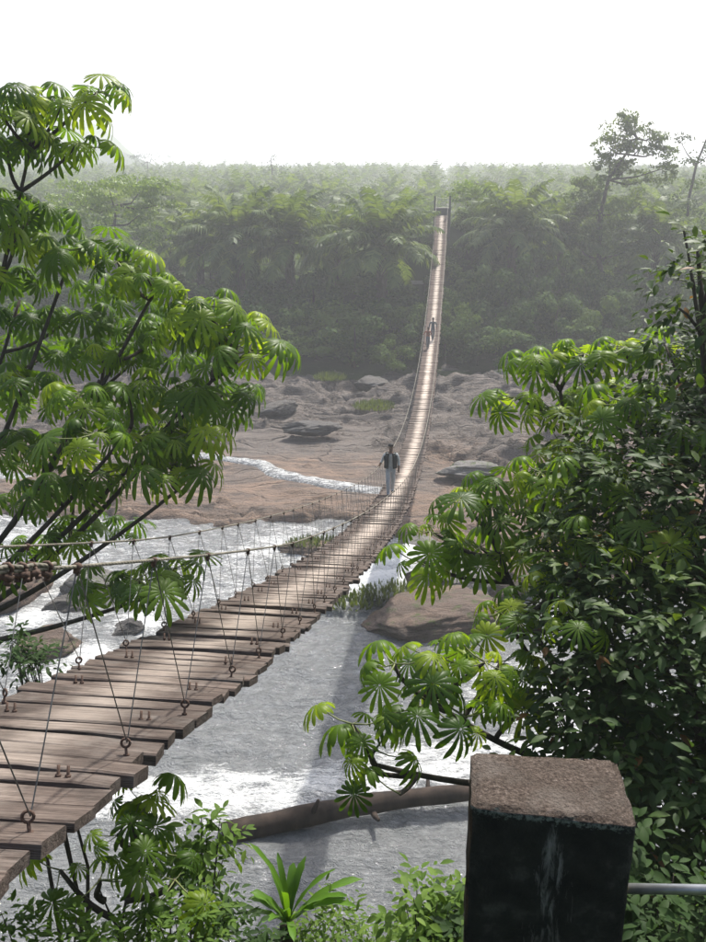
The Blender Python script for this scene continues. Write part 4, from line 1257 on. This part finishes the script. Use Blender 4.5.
def build_bank_trees():
    rr = random.Random(17)
    n = 0
    for row, (y0, hmin, hmax) in enumerate(((81.0, 3.0, 5.0), (84.5, 4.0, 6.0), (88.5, 4.0, 6.5), (93, 2.6, 4.4), (97, 2.4, 3.8), (101, 2.2, 3.4), (105.5, 2.0, 3.2))):
        x = -46 + rr.uniform(0, 3)
        while x < 50:
            y = y0 + rr.uniform(-1.6, 1.6)
            rx = rr.uniform(2.0, 3.4)
            h = rr.uniform(hmin, hmax)
            bx = BA + BB * y
            if abs(x - bx) < 3.0:
                room = deck_z(y) - float(ground_h(np.array([x]), np.array([y]))[0]) - 1.6
                h = min(h, room)
            if row >= 3 and x < bx and rr.random() < 0.3: x += 3; continue
            if x > bx + 3 and row >= 2: h *= 1.3
            if h > 1.6 and not (y > 96 and abs(x - bx) < 2.2):
                if abs(x - bx) < 4: rx = min(rx, 2.2)
                side = 'under the bridge' if abs(x - bx) < 3 else ('left of the bridge' if x < bx else 'right of the bridge')
                lab = ('low dark bush at the foot of the hazy far bank ' if row == 0 else 'rounded dark tree on the hazy far bank slope ') + side
                far_tree(x, y, rx, h, rr, lab, ('bushes along the foot of the far bank ' if row == 0 else 'trees on the far bank slope ') + side)
            x += rx * rr.uniform(0.95, 1.5)
build_bank_trees()

# oil palms
def frond_geo(L, nl, rr, arch, lw):
    """Feather frond in local coords: starts at origin, runs along +x, arching down."""
    vs, fs = [], []
    N = 8; pts = []
    x = z = 0.0; e = arch
    for i in range(N + 1):
        pts.append(Vector((x, 0, z)))
        x += math.cos(e) * L / N; z += math.sin(e) * L / N
        e -= 0.06 + 0.028 * i
    def P(t):
        f = t * N; i = min(int(f), N - 1); return pts[i].lerp(pts[i + 1], f - i)
    for i in range(N):                                   # rachis as a thin ridge
        w = 0.06 * (1 - i / N) + 0.012
        b = len(vs); vs += [pts[i] + Vector((0, w, 0)), pts[i] + Vector((0, -w, 0)), pts[i + 1] + Vector((0, -w * .8, 0)), pts[i + 1] + Vector((0, w * .8, 0))]
        fs.append((b, b + 1, b + 2, b + 3))
    for k in range(nl):
        t = 0.12 + 0.86 * k / (nl - 1)
        p = P(t); tg = (P(min(1, t + .03)) - P(max(0, t - .03))).normalized()
        ll = L * 0.19 * (0.45 + 0.75 * math.sin(PI * min(1, t * .9 + .08)))
        for s in (-1, 1):
            d = (Vector((0, s, 0)) * 0.95 + tg * 0.55 + Vector((0, 0, rr.uniform(-.55, .1)))).normalized()
            q = p + d * ll * .55; r = p + d * ll + Vector((0, 0, -ll * 0.38))
            wv = tg * lw
            b = len(vs); vs += [p - wv * .5, p + wv * .5, q + wv * .6, q - wv * .6, r]
            fs += [(b, b + 1, b + 2, b + 3), (b + 3, b + 2, b + 4)]
    return vs, fs
def palm_crown(seed, nf, L, nl, lw):
    rr = random.Random(seed); mb = MB()
    for k in range(nf):
        vs, fs = frond_geo(L * rr.uniform(.85, 1.1), nl, rr, 1.45 - 2.15 * (k / nf) ** 0.9 + rr.uniform(-.15, .15), lw)
        M = Matrix.Rotation(k * 2.39996 + rr.uniform(-.15, .15), 3, 'Z')
        mb.add([M @ v for v in vs], fs)
    return mb
PCROWN = [palm_crown(300 + i, 30, 5.2, 18, 0.20).mesh('crown', MAT['palm_leaf'], smooth=False) for i in range(4)]
def palm_trunk():
    mb = MB(); rr = random.Random(3)
    mb.tube([(0, 0, -0.1), (0, 0, .35), (0, 0, .7), (0, 0, .96), (0, 0, 1.02)], [.34, .28, .27, .36, .2], 9)
    for k in range(40):                                   # stubs of cut fronds
        a = k * 2.4; z = .25 + .75 * k / 40
        p = Vector((math.cos(a) * .26, math.sin(a) * .26, z)); mb.tube([p, p + Vector((math.cos(a) * .2, math.sin(a) * .2, .05))], [.07, .03], 4)
    return mb.mesh('trunk', MAT['palm_bark'])
PTRUNK = palm_trunk()
FROND = []
for i in range(5):
    rr_ = random.Random(400 + i); mb_ = MB(); vs_, fs_ = frond_geo(5.4, 22, rr_, 1.0 - 0.22 * i, 0.19)
    mb_.add(vs_, fs_); FROND.append(mb_.mesh('frond', MAT['front_palm'], smooth=False))

def oil_palm(x, y, h, s, rr, label, group=None, fronds=False):
    b = gp(x, y, -0.1)
    t = empty('oil_palm', b, rr.uniform(0, 6.28))
    o = link('trunk', PTRUNK, t); o.scale = (s, s, h)
    if not fronds:
        o = link('crown', PCROWN[rr.randrange(4)], t, (0, 0, h)); o.scale = (s, s, s)
        o.rotation_euler = (rr.uniform(-.08, .08), rr.uniform(-.08, .08), 0)
    else:
        for k in range(34):
            f = k / 34
            me = FROND[min(4, int(f * 5))]
            M = Matrix.Translation((0, 0, h)) @ Matrix.Rotation(k * 2.39996 + rr.uniform(-.15, .15), 4, 'Z') @ Matrix.Rotation(-(0.42 - 0.75 * f) + rr.uniform(-.1, .1), 4, 'Y') @ Matrix.Scale(s * rr.uniform(.9, 1.1), 4)
            link('frond', me, t, M=M)
    tag(t, label, 'palm', group)

def build_palms():
    rr = random.Random(23)
    special = [(382, 90, 'tall oil palm with long arching fronds left of the far bridge end', 7.6, 1.25),
               (290, 92, 'oil palm rising behind the bushes left of the large arching palm', 7.2, 1.15),
               (512, 95, 'oil palm with pale fronds right of the far bridge end', 7.4, 1.15),
               (240, 93, 'oil palm above the far bank beside the pale flat crowned tree', 7.2, 1.15),
               (338, 98, 'oil palm with upright fronds standing behind two larger palms', 6.0, .95),
               (560, 98, 'oil palm left of the tall dark sparse crowned tree', 6.0, 1.0),
               (200, 97, 'oil palm just right of the pale flat crowned tree', 6.0, 1.0),
               (655, 98, 'oil palm right of the tall dark sparse crowned tree', 6.0, 1.0)]
    taken = []
    for px, y, lab, h, s in special:
        x = (px - CX) / F * (y * CP + 8 * SP)
        oil_palm(x, y, h, s, rr, lab, 'palms at the front of the plantation', True); taken.append((x, y))
    n = 0
    y = 101.0; row = 0
    far = []
    while y < 560:
        half = 0.42 * y + 8
        x = -half + (row % 2) * 4.2
        while x < half:
            xx, yy = x + rr.uniform(-1.3, 1.3), y + rr.uniform(-1.3, 1.3)
            x += 9.2 if y < 200 else 9.8
            if any(math.hypot(xx - a, yy - b) < 4.5 for a, b in taken): continue
            if y < 116 and abs(xx - (BA + BB * yy)) < 4.5: continue
            h, s = rr.uniform(2.6, 4.8), rr.uniform(.72, 1.0)
            if n < 250 and y < 190:
                n += 1
                front = y < 125
                oil_palm(xx, yy, h, s, rr, 'oil palm in the front rows of the hazy plantation' if front else 'oil palm among the crowded hazy plantation rows',
                         'front rows of the oil palm plantation' if front else 'rows of the oil palm plantation')
            else: far.append((xx, yy, h, s))
        y += 8.4 if y < 200 else 9.5; row += 1
    # the far-off rows read as one mass
    proto = []
    for i in range(4):
        mb = palm_crown(500 + i, 20, 5.6, 7, 0.42)
        V = np.array([v[:] for v in mb.v]); T = [f for f in mb.f]
        tri = []
        for f in T:
            tri.append(f[:3])
            if len(f) == 4: tri.append((f[0], f[2], f[3]))
        proto.append((V, np.array(tri)))
    VV, TT, b = [], [], 0
    for xx, yy, h, s in far:
        V, T = proto[rr.randrange(4)]
        a = rr.uniform(0, 6.28); ca, sa = math.cos(a), math.sin(a)
        g = gp(xx, yy)
        W = np.stack([(V[:, 0] * ca - V[:, 1] * sa) * s + g.x, (V[:, 0] * sa + V[:, 1] * ca) * s + g.y, V[:, 2] * s + g.z + h], 1)
        VV.append(W); TT.append(T + b); b += len(V)
    me = np_mesh('palm_plantation', np.concatenate(VV), np.concatenate(TT), MAT['palm_leaf'], smooth=False)
    tag(link('palm_plantation', me), 'far rows of oil palms fading into haze at the skyline', 'palm plantation', kind='stuff')
build_palms()

def open_tree(name, label, px, ybase, base_xy, trunk_pts, crowns, mat, tr, seed, barkm='bark'):
    """A tree with a bent trunk, visible limbs and separate crown clumps. Points are (px, py) at the tree's depth."""
    x, y = base_xy
    b = gp(x, y, -0.3)
    t = empty(name, b)
    Z = y * CP + 6 * SP
    P = [b] + [at(a, c, Z) for a, c in trunk_pts]
    for p in P[1:]: p.y = p.y * 0 + y
    mb = MB(); mb.tube([p - b for p in P], [tr * (1 - 0.75 * i / (len(P) - 1)) for i in range(len(P))], 7)
    link('trunk', mb.mesh('trunk', MAT[barkm]), t)
    rr = random.Random(seed)
    for i, (a, c, rx, rz, nl) in enumerate(crowns):
        q = at(a, c, Z); q.y = y + rr.uniform(-1.2, 1.2)
        s = min(P[1:], key=lambda p: (p - q).length + 2 * max(0, p.z - q.z))
        mb = MB(); m = s.lerp(q, .5) + Vector((0, 0, -.25 * rx))
        mb.tube([s - b, m - b, q - b], [tr * .35, tr * .25, tr * .1], 5)
        link('limb', mb.mesh('limb', MAT[barkm]), t)
        me = crown_mesh('crown', seed * 10 + i, rx * 1.35, rx * 1.2, rz * 1.3, int(nl * 2.8), 0.27, 0.15, mat, lobes=16)
        link('crown', me, t, q - b)
    tag(t, label, 'tree')
open_tree('tall_tree', 'tall dark tree with an open leaning crown above the right skyline', 600, 0, (26.5, 97), [(600, 260), (598, 215), (603, 180), (618, 155), (628, 140)],
          [(588, 188, 2.0, 1.3, 520), (604, 165, 1.7, 1.0, 330), (612, 136, 1.7, 1.0, 280), (632, 148, 1.8, 1.0, 280), (652, 153, 1.4, .8, 180), (595, 215, 2.6, 2.0, 700), (615, 121, 1.1, .7, 120), (640, 180, 1.9, 1.1, 260),
           (572, 238, 2.6, 2.0, 700), (608, 250, 2.6, 2.0, 700), (642, 235, 2.4, 1.8, 500), (590, 285, 2.6, 2.0, 600), (620, 205, 1.9, 1.3, 350), (575, 205, 1.6, 1.1, 300), (625, 127, 1.2, .8, 130), (643, 138, 1.2, .7, 120), (600, 148, 1.2, .8, 130), (656, 168, 1.1, .7, 110), (622, 168, 1.5, .9, 200)], MAT['palm_leaf'], 0.32, 61)
open_tree('slender_tree', 'slender sparse tree against the sky at the right edge', 690, 0, (40.0, 103), [(686, 240), (684, 200), (688, 165), (697, 135), (702, 120)],
          [(672, 140, 1.1, .6, 40), (680, 160, 1.2, .7, 50), (690, 185, 1.4, .9, 90), (700, 150, 1.0, .7, 50), (703, 125, .9, .5, 40), (678, 205, 1.6, 1.2, 160), (692, 225, 2.2, 1.6, 260)], MAT['far_leaf'], 0.22, 62)
open_tree('flat_crowned_tree', 'pale green flat crowned tree left of the plantation', 115, 0, (-25.0, 93), [(116, 260), (116, 225), (120, 205)],
          [(85, 205, 2.8, 1.0, 620), (115, 190, 3.2, 1.0, 820), (145, 188, 2.6, .9, 620), (160, 205, 1.6, .9, 240), (105, 215, 2.4, 1.0, 320), (140, 215, 1.8, .9, 240), (75, 225, 1.8, 1.2, 240), (150, 235, 1.6, 1.3, 200)], MAT['pale_leaf'], 0.3, 63)
open_tree('skyline_tree', 'small sparse tree poking above the palm skyline', 272, 0, (-21.0, 230), [(273, 190), (273, 170), (272, 158)],
          [(272, 158, 1.6, 1.3, 40), (268, 166, 1.6, .9, 36), (278, 168, 1.3, .9, 26)], MAT['far_leaf'], 0.25, 64)
open_tree('umbrella_crowned_tree', 'faint flat topped tree in the haze on the left skyline', 150, 0, (-72.0, 320), [(150, 185), (150, 170), (150, 162)],
          [(140, 160, 5.0, 1.8, 160), (155, 157, 5.0, 1.8, 160), (165, 166, 3.4, 1.6, 90), (130, 172, 4.0, 2.0, 110)], MAT['far_leaf'], 0.5, 65)
for dx, lab in ((463, 'pale trunked slim tree with yellow green crown next to the far bridge post'), (478, 'pale trunked slim tree with yellow green crown further right of the far bridge post')):
    xx = (dx + 2 - CX) / F * 101
    open_tree('pale_trunk_tree', lab, dx, 0, (xx, 104.0), [(dx + 2, 235), (dx + 2, 212), (dx + 2, 198)],
              [(dx, 190, 1.5, .8, 200), (dx + 8, 194, 1.3, .7, 150), (dx - 5, 196, 1.2, .7, 130)], MAT['pale_leaf'], 0.16, dx, 'pale_bark')

def shelter():
    p = at(417, 283, 94.0)
    b = gp(p.x, p.y, -0.1)
    t = empty('shelter', b)
    h = p.z - b.z
    for sx in (-.7, .7):
        for sy in (-.6, .6):
            mb = MB(); mb.tube([(sx, sy, 0), (sx * .98, sy, h)], .06, 6); link('post', mb.mesh('post', MAT['bark']), t)
    mb = MB(); M = Matrix.Rotation(0.16, 3, 'X')
    mb.box((0, 0, h + .05), (1.3, 1.3, .06), M)
    link('roof', mb.mesh('roof', MAT['roof'], smooth=False), t)
    tag(t, 'tiny shelter with a pale sheet roof among bushes left of the bridge', 'shelter')
shelter()

# ------------------------------------------------------------------ people
def person(label, y, s, height, facing, joints, mats, extra=None):
    """joints: dict of joint positions in body units (1 = standing height), x right of the viewer, y away, z up."""
    J = joints
    names = list(J.keys()); idx = {n: i for i, n in enumerate(names)}
    edges = [('pelvis', 'waist'), ('waist', 'chest'), ('chest', 'neck'), ('neck', 'chin'), ('chin', 'skull'), ('skull', 'crown')]
    for sd in ('l', 'r'):
        edges += [('chest', sd + 'sh'), (sd + 'sh', sd + 'el'), (sd + 'el', sd + 'wr'), (sd + 'wr', sd + 'palm'), (sd + 'palm', sd + 'tip'), (sd + 'palm', sd + 'thumb'), ('pelvis', sd + 'hip'), (sd + 'hip', sd + 'kn'), (sd + 'kn', sd + 'an'), (sd + 'an', sd + 'toe')]
    RAD = dict(pelvis=(.082, .062), waist=(.078, .056), chest=(.092, .062), neck=(.031, .031), chin=(.040, .046), skull=(.047, .055), crown=(.030, .036),
               sh=(.044, .040), el=(.030, .030), wr=(.020, .020), palm=(.022, .013), tip=(.010, .008), thumb=(.008, .008), hip=(.058, .056), kn=(.042, .042), an=(.032, .032), toe=(.024, .018))
    me = bpy.data.meshes.new('tmp'); me.from_pydata([Vector(J[n]) * height for n in names], [(idx[a], idx[b]) for a, b in edges], [])
    ob = bpy.data.objects.new('tmp', me); col.objects.link(ob)
    md = ob.modifiers.new('skin', 'SKIN'); md.use_smooth_shade = True
    sl = me.skin_vertices[0].data
    for n in names:
        k = n if n in RAD else n[1:]
        sl[idx[n]].radius = (RAD[k][0] * height, RAD[k][1] * height)
        sl[idx[n]].use_root = (n == 'pelvis')
    ob.modifiers.new('sub', 'SUBSURF').levels = 1
    dg = bpy.context.evaluated_depsgraph_get(); ev = ob.evaluated_get(dg)
    body = bpy.data.meshes.new_from_object(ev)
    bpy.data.objects.remove(ob)
    body.name = 'body'
    base = deck_p(y, s, 0.018)
    t = empty('person', base, facing)
    body.materials.clear()
    for m in mats: body.materials.append(m)
    pts = {n: Vector(J[n]) * height for n in names}
    for p in body.polygons:
        c = p.center
        n = min(names, key=lambda q: (pts[q] - c).length)
        k = n if n in RAD else n[1:]
        p.use_smooth = True
        if k in ('neck', 'chin', 'skull', 'crown', 'wr', 'palm', 'tip', 'thumb'): p.material_index = 0
        elif k in ('waist', 'chest'): p.material_index = 1
        elif k in ('sh', 'el'): p.material_index = 3
        elif k in ('toe',): p.material_index = 4
        elif k == 'an' and c.z < 0.05 * height: p.material_index = 4
        else: p.material_index = 2
    link('body', body, t)
    # hair cap, face and ears
    sk = pts['skull']; h = height
    bm = bmesh.new(); bmesh.ops.create_uvsphere(bm, u_segments=16, v_segments=10, radius=1)
    for v in list(bm.verts):
        if v.co.z < -0.15 and v.co.y < 0.1: bm.verts.remove(v)
    for v in bm.verts:
        v.co = Vector((v.co.x * .052 * h, v.co.y * .060 * h + .006 * h, v.co.z * .052 * h + .016 * h)) + sk
    hm = bpy.data.meshes.new('hair'); bm.to_mesh(hm); bm.free(); hm.materials.append(MAT['hair'])
    link('hair', hm, t)
    mb = MB()
    nose = pts['chin'].lerp(sk, .55) + Vector((0, -.055 * h, 0))
    mb.tube([nose + Vector((0, .01 * h, .014 * h)), nose + Vector((0, -.006 * h, -.008 * h)), nose + Vector((0, .008 * h, -.012 * h))], [.004 * h, .008 * h, .006 * h], 6)
    for sx in (-1, 1):
        e = sk + Vector((sx * .050 * h, .004 * h, -.012 * h)); mb.tube([e, e + Vector((sx * .006 * h, .006 * h, 0))], [.013 * h, .009 * h], 6)
    link('face', mb.mesh('face', MAT['skin']), t)
    mb = MB()
    for sx in (-1, 1):
        e = sk + Vector((sx * .019 * h, -.052 * h, -.004 * h)); mb.tube([e, e + Vector((0, -.004 * h, 0))], [.006 * h, .004 * h], 6)
    m = pts['chin'] + Vector((0, -.047 * h, .004 * h)); mb.tube([m - Vector((.014 * h, 0, 0)), m + Vector((.014 * h, 0, 0))], .0035 * h, 5)
    link('eyes_and_mouth', mb.mesh('eyes_and_mouth', MAT['hair']), t)
    if extra: extra(t, pts, h)
    tag(t, label, 'person')
    return t

def J_walk(hand_l=(-.34, -.05, .50), hand_r=(.20, .02, .52), el_l=(-.22, .0, .62), el_r=(.19, .03, .63), step=0.07):
    def mid(a, b, t): return tuple(x + (y - x) * t for x, y in zip(a, b))
    def ext(a, b, l):
        d = (Vector(b) - Vector(a)).normalized(); return tuple(Vector(b) + d * l)
    J = dict(pelvis=(0, 0, .52), waist=(0, .0, .60), chest=(0, .005, .735), neck=(0, .0, .845), chin=(0, -.012, .885), skull=(0, -.006, .935), crown=(0, 0, .975))
    for sd, sx, hd, el, st in (('l', -1, hand_l, el_l, -step), ('r', 1, hand_r, el_r, step)):
        J[sd + 'sh'] = (sx * .105, .0, .80); J[sd + 'el'] = el; J[sd + 'wr'] = mid(el, hd, .93)
        J[sd + 'palm'] = ext(el, hd, .012); J[sd + 'tip'] = ext(el, hd, .065); J[sd + 'thumb'] = tuple(Vector(ext(el, hd, .03)) + Vector((-sx * .022, -.012, 0)))
        J[sd + 'hip'] = (sx * .052, 0, .485); J[sd + 'kn'] = (sx * .045, st * .55 - .022, .275); J[sd + 'an'] = (sx * .036, st + (.02 if st > 0 else 0), .045); J[sd + 'toe'] = (sx * .042, st - .075, .02)
    return J

def vest(t, P, h):
    """Open dark waistcoat over the pale shirt, and a small bag strap."""
    mb = MB()
    for sx in (-1, 1):
        n = 9; rows = []
        vs, fs = [], []
        for j, (z, rx, ry, open_) in enumerate(((.825, .098, .058, .20), (.75, .130, .084, .26), (.68, .122, .086, .30), (.60, .118, .086, .34), (.53, .122, .09, .38))):
            for i in range(n):
                a = -PI / 2 + open_ + (PI - open_) * i / (n - 1)
                vs.append((sx * math.cos(a) * rx * h, math.sin(a) * ry * h, z * h))
        for j in range(4):
            for i in range(n - 1): fs.append((j * n + i, j * n + i + 1, (j + 1) * n + i + 1, (j + 1) * n + i))
        mb.add(vs, fs)
    o = link('waistcoat', mb.mesh('waistcoat', MAT['black_cloth']), t)
    md = o.modifiers.new('thick', 'SOLIDIFY'); md.thickness = 0.012; md.offset = 1
person('person in open black waistcoat and grey trousers walking with a hand on the cable', 31.0, -0.20, 1.90, -0.05,
       J_walk(hand_l=(-.215, -.05, .575), el_l=(-.150, .03, .675), hand_r=(.150, -.03, .50), el_r=(.150, .035, .645), step=0.11), [MAT['skin'], MAT['white_cloth'], MAT['grey_cloth'], MAT['white_cloth'], MAT['shoe']], vest)
person('distant person in dark slate clothes on the far rising part of the deck', 71.5, 0.08, 1.75, 0.02,
       J_walk(hand_l=(-.17, -.02, .50), el_l=(-.165, .02, .64), hand_r=(.17, .02, .50), el_r=(.165, .03, .64)), [MAT['skin'], MAT['slate_cloth'], MAT['slate_cloth'], MAT['slate_cloth'], MAT['shoe']])
person('distant person in rust red top and grey trousers reaching for the left cable', 69.6, -0.22, 1.62, 0.0,
       J_walk(hand_l=(-.25, -.05, .60), el_l=(-.19, .0, .68), hand_r=(.03, -.10, .66), el_r=(.15, -.03, .64)), [MAT['skin'], MAT['red_cloth'], MAT['slate_cloth'], MAT['red_cloth'], MAT['shoe']])

# ------------------------------------------------------------------ haze
def haze():
    x0, x1, y0, y1, z0, z1 = -1900, 1900, -40, 2700, -3.0, 90.0
    mb = MB(); mb.box(((x0 + x1) / 2, (y0 + y1) / 2, (z0 + z1) / 2), (x1 - x0, y1 - y0, z1 - z0))
    m = NT('haze_air')
    pv = m.n('ShaderNodeVolumePrincipled')
    pv.inputs['Color'].default_value = (0.95, 0.97, 1.0, 1)
    pv.inputs['Density'].default_value = 0.00125
    pv.inputs['Anisotropy'].default_value = 0.35
    m.t.nodes.remove(m.b)
    m.l(pv.outputs[0], m.out.inputs['Volume'])
    o = link('haze', mb.mesh('haze', m.mat, smooth=False))
    tag(o, 'pale daylight haze filling the valley air', 'haze', kind='stuff')
haze()
